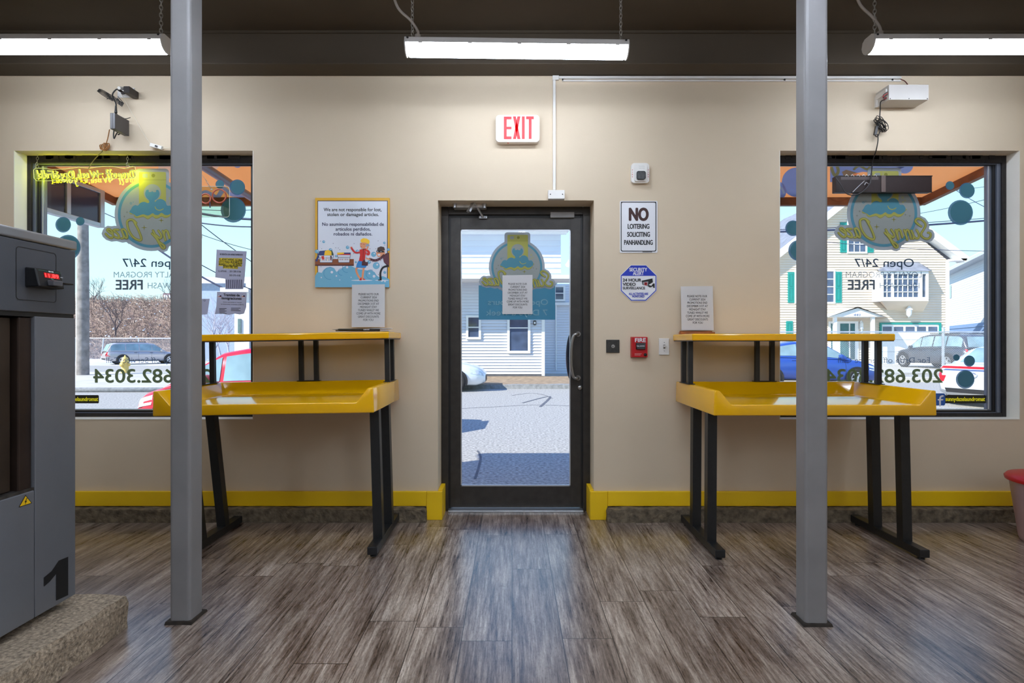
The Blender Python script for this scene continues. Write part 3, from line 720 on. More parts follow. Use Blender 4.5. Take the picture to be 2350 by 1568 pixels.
u, v = q8(320, 977, 3.7736); b.poly(circ(u, v, 0.010, 14), wallf(3.7736), M_RED); b.poly(circ(u, v, 0.005, 12), wallf(3.7734), M_INK)
b.poly(oc([(338, 985), (360, 992), (372, 975), (384, 975), (384, 1008), (374, 1006), (372, 995), (350, 1004), (336, 996)]), fq, M_INK)
b.build('camera_picture', so)

# black plate, pull station, light switch
bp = thing('blank_wall_plate', 'black square wall plate left of the red fire pull', 'wall plate', (PX(1406, 3.78), 3.78, PZ(811, 3.78)))
x0, z0 = q8(36, 1474, 3.772); x1, z1 = q8(131, 1380, 3.772)
MB().box(x0, 3.772, z0, x1, 3.779, z1, mat('mottled_black_plate', (50, 48, 44), 0.4, vary=0.35, scale=60), 0.002).build('plate', bp)
b = MB(); u, v = q8(85, 1427, 3.77); b.poly(circ(u, v, 0.012, 9), wallf(3.7712), mat('worn_bare_patch', (150, 148, 142), 0.5, vary=0.4, scale=120))
b.lathe([(0, -0.006), (0.005, -0.004), (0.007, 0)], (u, 3.772, v), (0, 1, 0), M_STEEL, 12); b.build('knob', bp)

pf = thing('fire_pull_station', 'red fire alarm pull station between black plate and light switch', 'fire alarm', (PX(1468, 3.78), 3.78, PZ(822, 3.78)))
x0, z0 = q8(220, 1506, 3.75); x1, z1 = q8(332, 1361, 3.75)
b = MB(); b._bev([(x0, 3.745, z0), (x1, 3.745, z0), (x1 + 0.004, 3.779, z0 - 0.003), (x0 - 0.004, 3.779, z0 - 0.003), (x0, 3.745, z1), (x1, 3.745, z1), (x1 + 0.004, 3.779, z1 + 0.003), (x0 - 0.004, 3.779, z1 + 0.003)],
   [(0, 3, 2, 1), (4, 5, 6, 7), (0, 1, 5, 4), (1, 2, 6, 5), (2, 3, 7, 6), (3, 0, 4, 7)], M_RED, 0.003, 2); b.build('body', pf)
b = MB(); hx0, hz0 = q8(248, 1450, 3.744); hx1, hz1 = q8(318, 1403, 3.744)
b._bev([(hx0 + 0.006, 3.728, hz0 + 0.002), (hx1 - 0.006, 3.728, hz0 + 0.002), (hx1, 3.746, hz0), (hx0, 3.746, hz0), (hx0, 3.736, hz1), (hx1, 3.736, hz1), (hx1, 3.746, hz1), (hx0, 3.746, hz1)],
   [(0, 3, 2, 1), (4, 5, 6, 7), (0, 1, 5, 4), (1, 2, 6, 5), (2, 3, 7, 6), (3, 0, 4, 7)], mat('pull_bar_black', (24, 22, 22), 0.35, vary=0.2), 0.002, 2); hb = b.build('pull_bar', pf)
b = MB(); u0, v = q8(255, 1426, 3.728); u1, _ = q8(311, 1426, 3.728); b.text('PULL DOWN', u0, u1, v - 0.003, 0.007, wallf(3.7265), M_SGW, 0.01); b.build('lettering', hb)
b = MB(); tx8('FIRE', 243, 320, 1396, 27, M_SGW, 0.03, 3.7435); b.build('lettering', pf)
u, v = q8(317, 1488, 3.744); MB().lathe([(0, -0.004), (0.010, -0.003), (0.011, 0.001)], (u, 3.745, v), (0, 1, 0), M_BLACK, 14).build('key_lock', pf)
b = MB()
for k in range(2):
    u0, v = q8(240, 1482 + k * 9, 3.7438); u1, _ = q8(290 - k * 8, 1482, 3.7438); b.poly([(u0, v), (u1, v), (u1, v + 0.002), (u0, v + 0.002)], wallf(3.7438), mat('pull_white_print', (228, 190, 188), 0.5))
b.build('small_print', pf)

sw = thing('light_switch', 'white light switch plate left of the right folding table', 'light switch', (PX(1523, 3.78), 3.78, PZ(815, 3.78)))
x0, z0 = q8(415, 1490, 3.772); x1, z1 = q8(489, 1370, 3.772)
MB().box(x0, 3.771, z0, x1, 3.779, z1, M_WHITE, 0.003).build('plate', sw)
u, v = q8(453, 1430, 3.77); b = MB(); b.box(u - 0.006, 3.768, v - 0.013, u + 0.006, 3.772, v + 0.013, mat('toggle_shadow_grey', (120, 112, 100), 0.5)); b.box(u - 0.0045, 3.755, v - 0.002, u + 0.0045, 3.77, v + 0.008, M_WHITE, 0.001); b.build('toggle', sw)
for y in (1400, 1460):
    u, v = q8(453, y, 3.771); MB().lathe([(0, -0.0015), (0.003, -0.001), (0.003, 0)], (u, 3.771, v), (0, 1, 0), M_STEEL, 10).build('screw', sw)

# ---------------------------------------------------------------- notices
NOTE = ['PLEASE NOTE OUR', 'CURRENT 2024', 'PROMOTIONS END', 'DECEMBER 31ST AT', 'MIDNIGHT STAY', 'TUNED WHILST WE', 'COME UP WITH MORE', 'GREAT DISCOUNTS', 'FOR YOU']
NW = [60, 48, 60, 63, 50, 62, 71, 62, 30]
def notice(label, x0, y0, x1, y1, d, tilt=0.0, skew=0):
    """paper from photo corners, standing at depth d"""
    root = thing('paper_notice', label, 'paper notice', (PX((x0 + x1) / 2, d), d, PZ(y1, d)), 'promotion notices')
    fr = lambda u, v: Vector((PX(u, d), d + tilt * (PZ(v, d) - PZ(y1, d)), PZ(v, d)))
    bk = lambda u, v: fr(u, v) + Vector((0, 0.0012, 0))
    MB().prism([(x0, y1), (x1 + skew, y1), (x1, y0), (x0 - skew, y0 + 1)], fr, bk, M_PAPER).build('sheet', root)
    b = MB(); ft = lambda u, v: fr(u, v) + Vector((0, -0.0008, 0))
    hgt = y1 - y0; cx = (x0 + x1) / 2 + 0.5
    for i, s in enumerate(NOTE):
        yb = y0 + hgt * (0.255 + 0.075 * i); hw = NW[i] / 71.0 * 0.365 * (x1 - x0)
        b.text(s, cx - hw, cx + hw, 0, hgt * 0.047, lambda u, v, yb=yb: ft(u, yb - v), M_INK, 0.005)
    b.build('lettering', root)
    return root
notice('white promotion notice standing on the left table, overlapping the cartoon poster', 807, 652, 882, 751, 3.735, 0.06, 1)
notice('grey-looking promotion notice taped inside the door glass', 1153, 631, 1222, 721, 3.979, 0.0)
notice('white promotion notice on the wooden holder of the right table', 1564, 656, 1638, 758, 3.735, 0.06)
b = MB(); M_WOOD = mat('reddish_wood', (150, 84, 34), 0.45, vary=0.3, scale=20)
x0, x1 = PX(1561, 3.72), PX(1639, 3.72); zt = 0.783 + 0.4445
b.box(x0, 3.70, zt, x1, 3.752, zt + 0.014, M_WOOD, 0.003); b.box(x0 + 0.004, 3.744, zt + 0.013, x1 - 0.004, 3.752, zt + 0.022, M_WOOD, 0.002)
b.build('sign_holder', None, 'small reddish wooden holder strip under the right table notice', 'sign holder')

# magazines and leaflets on the left table's shelf
zt = 0.787 + 0.4445 + 0.016
def leaf_thing(name, label, pts, z0, z1, m, group='printed matter on the left shelf', text=None):
    b = MB(); f0 = lambda u, v: Vector((u, v, z1)); f1 = lambda u, v: Vector((u, v, z0)); b.prism(pts, f0, f1, m)
    root = b.build(name, None, label, 'booklet', group); return root
ya, yb = 3.44, 3.66
mag = leaf_thing('magazine', 'dark magazine with white spine print lying on the left shelf', [(PX(778, ya), ya), (PX(872, ya), ya), (PX(868, yb) + 0.01, yb), (PX(770, yb), yb)], zt - 0.002, zt + 0.010, mat('dark_cover', (34, 32, 36), 0.4, vary=0.2))
b = MB()
for k in range(16): b.poly([(PX(785 + 4 * k, ya), zt + 0.002), (PX(787.6 + 4 * k, ya), zt + 0.002), (PX(787.6 + 4 * k, ya), zt + 0.0075), (PX(785 + 4 * k, ya), zt + 0.0075)], wallf(ya - 0.001), M_SGW)
b.build('spine_print', mag)
leaf_thing('leaflet', 'white leaflet fanned out on top of the dark magazine', [(PX(855, ya + 0.03), ya + 0.03), (PX(901, ya + 0.02), ya + 0.02), (PX(895, yb), yb), (PX(835, yb), yb)], zt + 0.0105, zt + 0.014, M_PAPER)
leaf_thing('leaflet', 'thin grey leaflet under the white one, sticking out right', [(PX(872, ya), ya + 0.01), (PX(892, ya), ya + 0.03), (PX(888, yb), yb), (PX(872, yb) + 0.02, yb)], zt - 0.002, zt + 0.003, mat('grey_leaflet', (170, 170, 178), 0.5))
b = MB(); b.tube([(PX(778, ya), ya - 0.02, zt + 0.004), (PX(835, ya), ya - 0.012, zt + 0.004)], 0.004, M_BLACK, 8); b.tube([(PX(765, ya), ya - 0.022, zt + 0.004), (PX(778, ya), ya - 0.02, zt + 0.004)], [0.001, 0.004], M_STEEL, 8)
b.build('pen', None, 'black pen lying at the left edge of the shelf magazine', 'pen')

# ---------------------------------------------------------------- cartoon poster
ps = thing('cartoon_poster', 'framed yellow bordered cartoon poster about lost or stolen articles', 'poster', (PX(808, 3.78), 3.78, PZ(661, 3.78)))
DP = 3.762
def pq(x, y): return (PX(680 + x / 4.48, DP), PZ(430 + y / 4.48, DP))
def layer(k): return wallf(DP - 0.0003 * k)
M_PY = mat('poster_yellow', (222, 168, 24), 0.35, vary=0.04); M_PN = mat('poster_navy', (22, 24, 66), 0.3); M_PW = mat('poster_white', (214, 218, 228), 0.22, vary=0.02)
M_PF = mat('poster_foam', (112, 176, 206), 0.25, vary=0.03); M_PFD = mat('poster_foam_line', (70, 140, 186), 0.25); M_PBR = mat('poster_brown', (136, 70, 26), 0.3); M_PK = mat('poster_black', (16, 14, 16), 0.3)
M_PR = mat('poster_red', (204, 30, 24), 0.3); M_PS = mat('poster_skin', (226, 150, 106), 0.3); M_PH = mat('poster_hair', (246, 196, 30), 0.3); M_PB = mat('poster_blue', (40, 128, 196), 0.3); M_PM = mat('poster_maroon', (74, 24, 34), 0.3)
x0, z0 = pq(193, 1030); x1, z1 = pq(957, 108)
b = MB(); b.box(x0, DP, z0, x1, 3.779, z1, M_PY, 0.0015); b.build('board', ps)
b = MB()
def pp(pts, k, m): b.poly([pq(*p) for p in pts], layer(k), m)
def pc(x, y, r, k, m, n=18, ry=None):
    u, v = pq(x, y); b.poly(circ(u, v, r / 4.48 * DP / F, n, ry=(ry or r) / 4.48 * DP / F), layer(k), m)
def pr(pts, wd, k, m, kk=5): b.ribbon([pq(*p) for p in pts], wd / 4.48 * DP / F, layer(k), m, kk)
pp([(217, 137), (941, 137), (941, 960), (217, 960)], 1, M_PN); pp([(224, 144), (933, 144), (933, 960), (224, 960)], 2, M_PW)
foam = [(193, 1029), (193, 915)] + [(225 - 20 * math.cos(t), 895 - 22 * math.sin(t)) for t in (0.2, 0.9, 1.6)] + [(262, 880), (280, 850), (310, 828), (350, 818), (390, 832), (412, 870), (430, 862), (450, 845), (470, 838), (480, 820), (520, 806), (565, 810), (600, 828), (640, 842), (700, 850), (735, 856), (770, 852), (805, 872), (825, 905), (850, 925), (890, 914), (925, 928), (955, 945), (957, 1029)]
pp(foam, 3, M_PF)
for x, y, r in ((345, 885, 62), (520, 830, 46), (765, 895, 46), (465, 870, 34)):
    pr([(x + r * math.cos(a), y - r * math.sin(a)) for a in [math.radians(q) for q in range(60, 290, 20)]], 4, 4, M_PFD)
for x, y, r in ((366, 873, 13), (413, 912, 8), (448, 953, 5), (564, 926, 5), (752, 886, 9), (800, 915, 14), (258, 928, 7), (523, 822, 12), (880, 960, 12), (912, 968, 9)): pc(x, y, r, 5, M_PW)
for x, y, r in ((282, 560, 14), (352, 645, 18), (527, 618, 17), (628, 662, 20), (795, 690, 26), (822, 806, 35), (905, 572, 12), (212, 660, 20), (748, 770, 18), (613, 770, 11), (910, 875, 14), (948, 640, 14), (411, 708, 12)):
    pc(x, y, r, 3, M_PFD); pc(x, y, r - 2.5, 4, M_PF); pc(x + r * 0.3, y - r * 0.3, r * 0.28, 5, M_PW)
for x, y in ((250, 553), (380, 577), (405, 622), (432, 625), (447, 643), (594, 579), (262, 632), (842, 551), (910, 594), (880, 812), (900, 755), (845, 897), (817, 632), (254, 818), (590, 683), (758, 632)): pc(x, y, 3.5, 3, M_PN, 8)
pp([(193, 738), (592, 738), (592, 806), (193, 806)], 5, M_PBR); pp([(193, 796), (592, 796), (592, 808), (193, 808)], 6, M_PM)
# baskets with laundry
pp([(197, 760), (222, 690), (240, 655), (300, 650), (310, 705), (240, 705), (215, 765)], 6, mat('poster_cloth_blue', (30, 50, 110), 0.3)); pp([(300, 648), (370, 650), (385, 690), (380, 705), (300, 705)], 7, mat('poster_cloth_green', (40, 70, 52), 0.3))
pp([(288, 700), (295, 656), (330, 644), (362, 660), (364, 700), (335, 716)], 8, M_PH)
for k, (xa, xb, yt, ya_, yb_) in enumerate(((230, 386, 700, 700, 776), (420, 562, 695, 695, 776))):
    pp([(xa, yt), (xb, yt), (xb - 4, yt + 14), (xb - 14, yb_), (xa + 14, yb_), (xa + 4, yt + 14)], 9, M_PN); pp([(xa + 3, yt + 2), (xb - 3, yt + 2), (xb - 8, yt + 12), (xb - 17, yb_ - 4), (xa + 17, yb_ - 4), (xa + 8, yt + 12)], 10, M_PW)
    for i in range(9):
        for j in range(2):
            xx = xa + 18 + i * (xb - xa - 36) / 8; yy = yt + 22 + j * 20; pp([(xx - 3, yy), (xx + 3, yy), (xx + 2, yy + 14), (xx - 2, yy + 14)], 11, (M_PK, M_PR, M_PN, M_PH)[(i + k + 2 * j) % 4] if k == 0 or j == 1 else M_PK)
pp([(256, 712), (285, 704), (290, 735), (275, 752)], 12, M_PR); pp([(350, 704), (366, 706), (362, 755), (352, 740)], 12, M_PM)
pp([(422, 672), (492, 670), (492, 696), (422, 696)], 9, M_PH); pp([(492, 672), (560, 672), (560, 686), (492, 686)], 9, mat('poster_cloth_blue', (30, 50, 110), 0.3)); pp([(492, 686), (560, 686), (560, 698), (422, 698), (422, 692)], 9.5, M_PR)
# woman on the telephone
pc(675, 957, 110, 4, M_PW, 24, 6); pc(880, 957, 70, 4, M_PW, 24, 6)
pr([(640, 815), (616, 845), (632, 900), (662, 944)], 20, 6, M_PS); pr([(696, 815), (688, 870), (680, 940)], 20, 6, M_PS)
pp([(648, 952), (668, 926), (676, 940), (672, 957), (650, 957)], 7, M_PR); pp([(672, 930), (690, 935), (716, 952), (690, 952), (676, 945)], 7, M_PR)
pp([(640, 755), (702, 758), (728, 800), (714, 828), (615, 826), (622, 790)], 8, M_PB)
pr([(712, 640), (745, 665), (742, 690), (708, 676)], 24, 8, M_PR); pp([(650, 642), (700, 632), (716, 648), (706, 765), (644, 758), (656, 700)], 9, M_PR)
pr([(665, 668), (610, 672), (578, 640), (568, 620)], 17, 10, M_PR); pr([(570, 628), (560, 618)], 9, 10, M_PS); pr([(562, 622), (575, 612)], 5, 10, M_PS)
pp([(684, 620), (704, 618), (704, 646), (686, 642)], 9, M_PS); pp([(656, 575), (700, 560), (728, 570), (722, 612), (700, 630), (672, 628), (658, 605)], 10, M_PS)
pp([(662, 560), (664, 538), (690, 524), (725, 528), (752, 545), (756, 566), (740, 588), (724, 572), (700, 568), (676, 570)], 11, M_PH); pr([(666, 582), (676, 586)], 3, 11, M_PK); pr([(690, 586), (702, 590)], 3, 11, M_PK); pr([(662, 608), (674, 612)], 4, 11, M_PR)
pp([(710, 592), (748, 586), (755, 602), (722, 616)], 12, mat('poster_grey', (150, 160, 176), 0.3)); pr([(728, 640), (738, 614)], 15, 11, M_PS); pr([(694, 640), (688, 700), (690, 770)], 3, 11, M_PK)
pp([(676, 768), (704, 740), (712, 768), (740, 770), (736, 806), (674, 804)], 12, M_PM); pr([(722, 660), (722, 730)], 3, 11, mat('poster_grey', (150, 160, 176), 0.3))
# masked thief
pp([(955, 672), (920, 680), (888, 720), (900, 770), (956, 830)], 6, M_PM)
for k in range(5): pr([(892 + 12 * k, 716 - 8 * k), (905 + 12 * k, 770 + 8 * k)], 5, 7, mat('poster_stripe', (128, 70, 86), 0.3))
pr([(900, 700), (860, 735), (810, 752), (755, 738)], 24, 7, M_PM); pr([(758, 740), (732, 735), (722, 728)], 14, 8, M_PS)
for k in range(4): pr([(865 - 27 * k, 722 + 9 * k), (868 - 27 * k, 756 + 3 * k)], 5, 8, mat('poster_stripe', (128, 70, 86), 0.3))
pr([(940, 808), (890, 828), (866, 880), (868, 945)], 20, 6, M_PK); pp([(840, 950), (878, 948), (878, 958), (842, 958)], 7, M_PK)
pp([(824, 660), (850, 640), (905, 645), (915, 690), (885, 712), (840, 716), (822, 690)], 9, M_PS); pp([(832, 650), (836, 622), (870, 608), (904, 616), (914, 648), (880, 652)], 10, mat('poster_hat', (70, 46, 36), 0.3))
pp([(822, 655), (848, 644), (905, 656), (908, 670), (862, 672), (832, 670)], 11, M_PK); pc(838, 660, 5, 12, M_PW, 10); pc(872, 662, 5, 12, M_PW, 10); pp([(836, 688), (866, 686), (862, 702), (842, 704)], 11, M_PW)
b.build('printed_cartoon', ps)
b = MB()
for s, a, c, base, m in (('We are not responsible for lost,', 283, 876, 246, M_PK), ('stolen or damaged articles.', 320, 848, 296, M_PK), ('No asumimos responsabilidad de', 268, 900, 396, M_PN), ('articulos perdidos,', 405, 763, 446, M_PN), ('robados ni dañados.', 386, 780, 496, M_PN)):
    u0, v = pq(a, base); u1, _ = pq(c, base); b.text(s, u0, u1, v, 33 / 4.48 * DP / F, layer(4), m, 0.022)
b.build('lettering', ps)

# ================================================================ things stuck on the windows
M_TEAL = film('teal_vinyl', (84, 142, 158), 0.93); M_TEALD = film('teal_rim_vinyl', (70, 116, 150), 0.93)
M_DECW = film('pale_vinyl', (158, 166, 172), 0.97); M_DECI = film('cream_vinyl', (166, 172, 168), 0.97); M_DECB = film('sky_blue_vinyl', (96, 156, 176), 0.98); M_DECY = film('soft_yellow_vinyl', (188, 186, 100), 0.98); M_DECO = film('olive_outline_vinyl', (150, 148, 72), 0.98)
M_DECG = film('sparkle_vinyl', (128, 132, 116), 0.98); M_BAN = film('banner_teal_vinyl', (66, 132, 160), 0.97); M_BANT = film('banner_text_vinyl', (140, 184, 200), 0.98)
def bubble(px_, py, r, d, where, grp):
    root = thing('bubble_decal', where, 'window decal', (PX(px_, d), d, PZ(py + r, d)), grp)
    u, v = PX(px_, d), PZ(py, d); R = r * d / F
    b = MB(); b.poly(circ(u, v, R, 28), wallf(d), M_TEALD); b.build('rim', root)
    b = MB(); b.poly(circ(u + R * 0.06, v + R * 0.04, R * 0.87, 28), wallf(d - 0.0004), M_TEAL); b.build('face', root)
GL = YG - 0.003
R_ = 'round teal bubble decal, '
for px_, py, r, lb in ((2180, 426, 10, 'smallest of the three in the right window top corner'), (2219, 437.5, 18, 'medium size, right above the biggest on the right window'), (2204, 488, 29, 'biggest of the right window, below two smaller ones'),
                       (2195, 821, 7.5, 'tiny one above the lower car on the right window'), (2224.5, 829, 13, 'medium one beside the tiny one on the right window'), (2215, 871, 21.5, 'covering the trunk of the silver car'),
                       (1820, 524, 18, 'beside the right post, upper of the two'), (1833, 575, 24, 'half hidden by the right post, lower of the two')):
    bubble(px_, py, r, GL, R_ + lb, 'bubbles on the right window')
for px_, py, r, lb in ((145, 516, 18, 'left of the small one on the left window'), (184, 508, 10, 'smallest near the utility pole'), (156, 568, 29, 'cut by the washing machine top'),
                       (504.5, 423, 10, 'smallest near the copper rings of the neon panel'), (544.5, 430, 18, 'over the grey awning strut'), (535.5, 482, 29, 'biggest right of the left post')):
    bubble(px_, py, r, GL, R_ + lb, 'bubbles on the left window')

def z4(x, y): return (x - 1158.0) / 764.0, (543.0 - y) / 764.0          # reading the emblem from the photograph, radius = 1
def emblem(label, px_, py, r, d, banner=False):
    root = thing('logo_decal', label, 'window decal', (PX(px_, d), d, PZ(py + r * 1.05, d)), 'shop logo decals')
    k = r * d / F; cx, cz = PX(px_, d), PZ(py, d)
    def L(n): return lambda u, v: Vector((cx + u * k, d - 0.0003 * n, cz + v * k))
    def zz(pts): return [z4(*p) for p in pts]
    b = MB()
    if banner:
        y0, y1 = (613 - 655) / 64.3, (613 - 734) / 64.3
        b.poly([(-1.36, y0 + 0.0), (1.37, y0 + 0.0), (1.37, y1), (-1.36, y1)], L(0), M_BAN)
    b.poly(circ(0, 0, 1.0, 56), L(1), M_DECW); b.poly(rrect(-0.44, 0.5, 0.48, 1.24, 0.1, 4), L(1.5), M_DECW)
    b.poly(zz([(700, 1170), (640, 1120), (560, 1135), (440, 1100), (330, 1112), (220, 1075), (150, 1010), (125, 945), (150, 870), (190, 815), (250, 780), (330, 790), (390, 780), (450, 785), (700, 900)]), L(2), M_DECW)
    b.poly(zz([(1320, 1290), (1360, 1318), (1420, 1330), (1490, 1300), (1530, 1210), (1600, 1165), (1690, 1135), (1790, 1132), (1850, 1125), (1920, 1112), (2000, 1140), (2080, 1150), (2160, 1110), (2212, 1040), (2212, 960), (2170, 890), (2100, 865), (2105, 800), (2080, 720), (2020, 640), (1920, 590), (1700, 800), (1400, 1000)]), L(2.5), M_DECW)
    b.build('vinyl_backing', root)
    b = MB()
    b.ring(circ(0, 0, 0.91, 56), circ(0, 0, 0.835, 56), L(4), M_DECB); b.poly(circ(0, 0, 0.835, 56), L(3), M_DECI)
    b.poly(rrect(-0.335, 0.05, 0.40, 1.15, 0.04, 3), L(5), M_DECY)
    b.poly(rrect(-0.24, 0.99, -0.10, 1.10, 0.02, 3), L(6), M_DECI); b.poly(circ(0.055, 1.05, 0.05, 14), L(6), M_DECO); b.poly([(-0.03, 0.99), (-0.02, 0.99), (-0.02, 1.12), (-0.03, 1.12)], L(6), M_DECI); b.poly([(-0.335, 0.925), (0.40, 0.925), (0.40, 0.935), (-0.335, 0.935)], L(6), M_DECO)
    b.poly(circ(0.03, 0.585, 0.235, 26), L(6), M_DECI); b.poly(circ(0.03, 0.565, 0.195, 26, PI * 0.98, 2.02 * PI) + [(0.215, 0.61), (0.195, 0.655), (0.15, 0.665), (0.125, 0.635), (0.14, 0.61), (0.10, 0.595), (0.05, 0.605), (0.03, 0.63), (0.0, 0.605), (-0.045, 0.60), (-0.075, 0.615), (-0.06, 0.64), (-0.085, 0.67), (-0.135, 0.655), (-0.155, 0.61)], L(7), M_DECB)
    cloud = [(705, 490), (740, 440), (770, 385), (830, 352), (880, 365), (930, 310), (1010, 285), (1090, 312), (1120, 285), (1105, 235), (1220, 235), (1235, 290), (1290, 240), (1370, 228), (1450, 275), (1485, 362), (1560, 368), (1605, 430), (1600, 490), (1560, 530), (1500, 560), (1440, 555), (1370, 515), (1300, 560), (1230, 550), (1190, 520), (1130, 555), (1080, 570), (1000, 545), (930, 560), (860, 585), (800, 545), (740, 520)]
    low = [(1605, 450), (1598, 500), (1540, 590), (1450, 622), (1370, 590), (1310, 625), (1240, 630), (1185, 590), (1130, 625), (1080, 645), (1000, 600), (930, 610), (850, 622), (800, 580), (790, 545), (730, 545), (705, 505), (800, 480), (1200, 480)]
    sm2 = lambda p: [(q.x, q.y) for q in smooth([(a, c, 0) for a, c in p], 3, True)]
    b.poly(sm2(zz(low)), L(6.5), M_DECO); b.poly(sm2(zz([(x, y - 6) for x, y in low])), L(7), M_DECY); b.poly(sm2(zz(cloud)), L(8), M_DECB)
    b.ribbon(zz([(1238, 390), (1262, 435), (1320, 462), (1380, 448), (1408, 430)]), 0.022, L(9), M_DECY)
    def star(x, y, s, m):
        u, v = z4(x, y); s /= 764.0; q = []
        for i in range(8): a = PI / 4 * i; rr_ = s if i % 2 == 0 else s * 0.2; q.append((u + rr_ * math.cos(a), v + rr_ * math.sin(a)))
        b.poly(q, L(5), m)
    star(1365, 670, 62, M_DECO); star(1010, 820, 66, M_DECO)
    for x, y in ((655, 500), (600, 590), (1605, 570), (1695, 595)): star(x, y, 30, M_DECG)
    for x, y, r2, m in ((735, 315, 24, M_DECB), (783, 290, 12, M_DECB), (1548, 215, 26, M_DECY), (1600, 275, 18, M_DECY), (1555, 310, 22, M_DECY)):
        u, v = z4(x, y); b.ring(circ(u, v, r2 / 764, 14), circ(u, v, r2 / 1300, 14), L(5), m)
    b.build('emblem', root)
    strokes = [[(1930, 815), (1850, 755), (1808, 700), (1850, 655), (1930, 672), (2000, 735), (2020, 800), (1980, 880), (1930, 960), (1945, 1020), (2000, 1062), (2075, 1068), (2122, 1020), (2120, 960), (2070, 945)],
               [(1835, 890), (1880, 975), (1880, 1040), (1835, 1065), (1780, 1020), (1725, 900)], [(1725, 900), (1770, 1000), (1765, 1070)],
               [(1575, 890), (1612, 985), (1640, 1090)], [(1600, 960), (1625, 890), (1665, 900), (1690, 970), (1720, 1070)],
               [(1400, 890), (1430, 980), (1455, 1080)], [(1425, 960), (1450, 885), (1495, 900), (1520, 970), (1540, 1040)],
               [(1195, 880), (1260, 1000), (1330, 1120), (1420, 1185), (1440, 1240), (1395, 1245), (1335, 1165), (1270, 1050), (1175, 945)], [(1310, 885), (1360, 960), (1368, 1020), (1335, 1040), (1270, 985)],
               [(850, 725), (790, 670), (720, 655), (665, 690), (665, 770), (700, 890), (780, 1010), (870, 1070), (950, 1075), (945, 1000), (880, 840), (800, 690)],
               [(545, 865), (590, 855), (640, 910), (665, 1000), (650, 1040), (610, 1010), (560, 910)], [(545, 865), (580, 960), (585, 1030), (545, 1045)],
               [(480, 868), (375, 872), (470, 955), (495, 1040), (405, 1015)],
               [(345, 950), (280, 905), (245, 868), (285, 850), (345, 900), (370, 985), (345, 1035), (285, 1020), (215, 950)]]
    b = MB()
    for s_ in strokes: b.ribbon(zz(s_), 0.066, L(10), M_DECO, 4)
    for s_ in strokes: b.ribbon(zz(s_), 0.040, L(11), M_DECY, 4)
    b.build('script_lettering', root)
    if banner:
        b = MB()
        b.text('Open 24 hours', -1.03, 1.11, (613 - 700) / 64.3, 0.20, L(5), M_BANT, 0.012, True); b.text('7 Days a week', -1.1, 1.09, (613 - 724) / 64.3, 0.20, L(5), M_BANT, 0.012, True)
        b.build('hours_lettering', root)
    return root
emblem('shop logo decal on the right window, below the black sign box', 2028, 490, 84.5, GL)
emblem('shop logo decal on the left window, half hidden by the left post', 347.5, 492, 84.5, GL)
emblem('shop logo decal with blue banner on the door glass', 1186, 613, 64.3, YD - 0.003, True)

M_SLATE = film('slate_vinyl', (84, 106, 130), 0.80); M_OLIVE = film('olive_vinyl', (150, 170, 128), 0.70)
for dx, wn, grp in ((0, 'right window', 'vinyl lettering on the right window'), (-1680, 'left window', 'vinyl lettering on the left window')):
    f = wallf(GL)
    def deco(nm, s, a, c, base, cap, bold, m, lb):
        b = MB(); b.text(s, PX(a + dx, GL), PX(c + dx, GL), PZ(base, GL), cap * GL / F, f, m, bold, True)
        return b.build(nm, None, lb, 'window lettering', grp)
    deco('vinyl_lettering', 'Open 24/7', 1961, 2097, 612.5, 18.5, 0.012, M_SLATE, 'mirrored Open 24/7 lettering on the ' + wn)
    deco('vinyl_lettering', 'LOYALTY PROGRAM', 1941, 2115, 637, 13, 0.0, M_SLATE, 'mirrored LOYALTY PROGRAM lettering on the ' + wn)
    deco('vinyl_lettering', '10th WASH', 2019, 2110, 662, 13, 0.004, M_SLATE, 'mirrored 10th WASH lettering on the ' + wn)
    deco('vinyl_lettering', 'FREE', 1946, 2007, 664.5, 21.5, 0.03, film('grey_slate_vinyl', (128, 142, 156), 0.7), 'mirrored bold FREE lettering on the ' + wn)
    deco('vinyl_lettering', 'For Drop off Service Call', 1924, 2134, 833, 12.5, 0.0, M_SLATE, 'mirrored For Drop off Service Call lettering on the ' + wn)
    deco('vinyl_lettering', '203.682.3034', 1895, 2163, 878, 30, 0.026, M_OLIVE, 'mirrored large phone number on the ' + wn)
    st = thing('social_sticker', 'black sticker with yellow shop name at the bottom of the ' + wn, 'sticker', (PX(2215 + dx - (355 if dx else 0), GL), GL, PZ(926, GL)), 'social media stickers')
    o = dx - (355 if dx else 0)
    b = MB(); b.poly(rrect(PX(2160 + o, GL), PZ(926, GL), PX(2262 + o, GL), PZ(907, GL), 0.008, 4), wallf(GL), mat('sticker_black', (32, 34, 24), 0.35, vary=0.1)); b.build('strip', st)
    b = MB(); b.poly(rrect(PX(2142 + o, GL), PZ(931, GL), PX(2169 + o, GL), PZ(903, GL), 0.012, 4), wallf(GL - 0.0006), mat('sticker_blue', (40, 92, 170), 0.35)); ic = b.build('icon_badge', st)
    b = MB(); ff = wallf(GL - 0.0012); cx = PX(2157 + o, GL); z0 = PZ(931, GL)
    b.ribbon([(cx, z0), (cx, z0 + 0.045), (cx + 0.006, z0 + 0.062), (cx + 0.02, z0 + 0.066)], 0.012, ff, M_SGW, 3); b.ribbon([(cx - 0.012, z0 + 0.04), (cx + 0.018, z0 + 0.04)], 0.010, ff, M_SGW, 1); b.build('icon_letter', ic)
    b = MB(); b.text('sunnydazelaundromat', PX(2170 + o, GL), PX(2260 + o, GL), PZ(920.5, GL), 9.0 * GL / F, wallf(GL - 0.0006), mat('sticker_yellow', (236, 226, 40), 0.4, emit=(236, 226, 30), estr=0.15), 0.025); b.build('lettering', st)

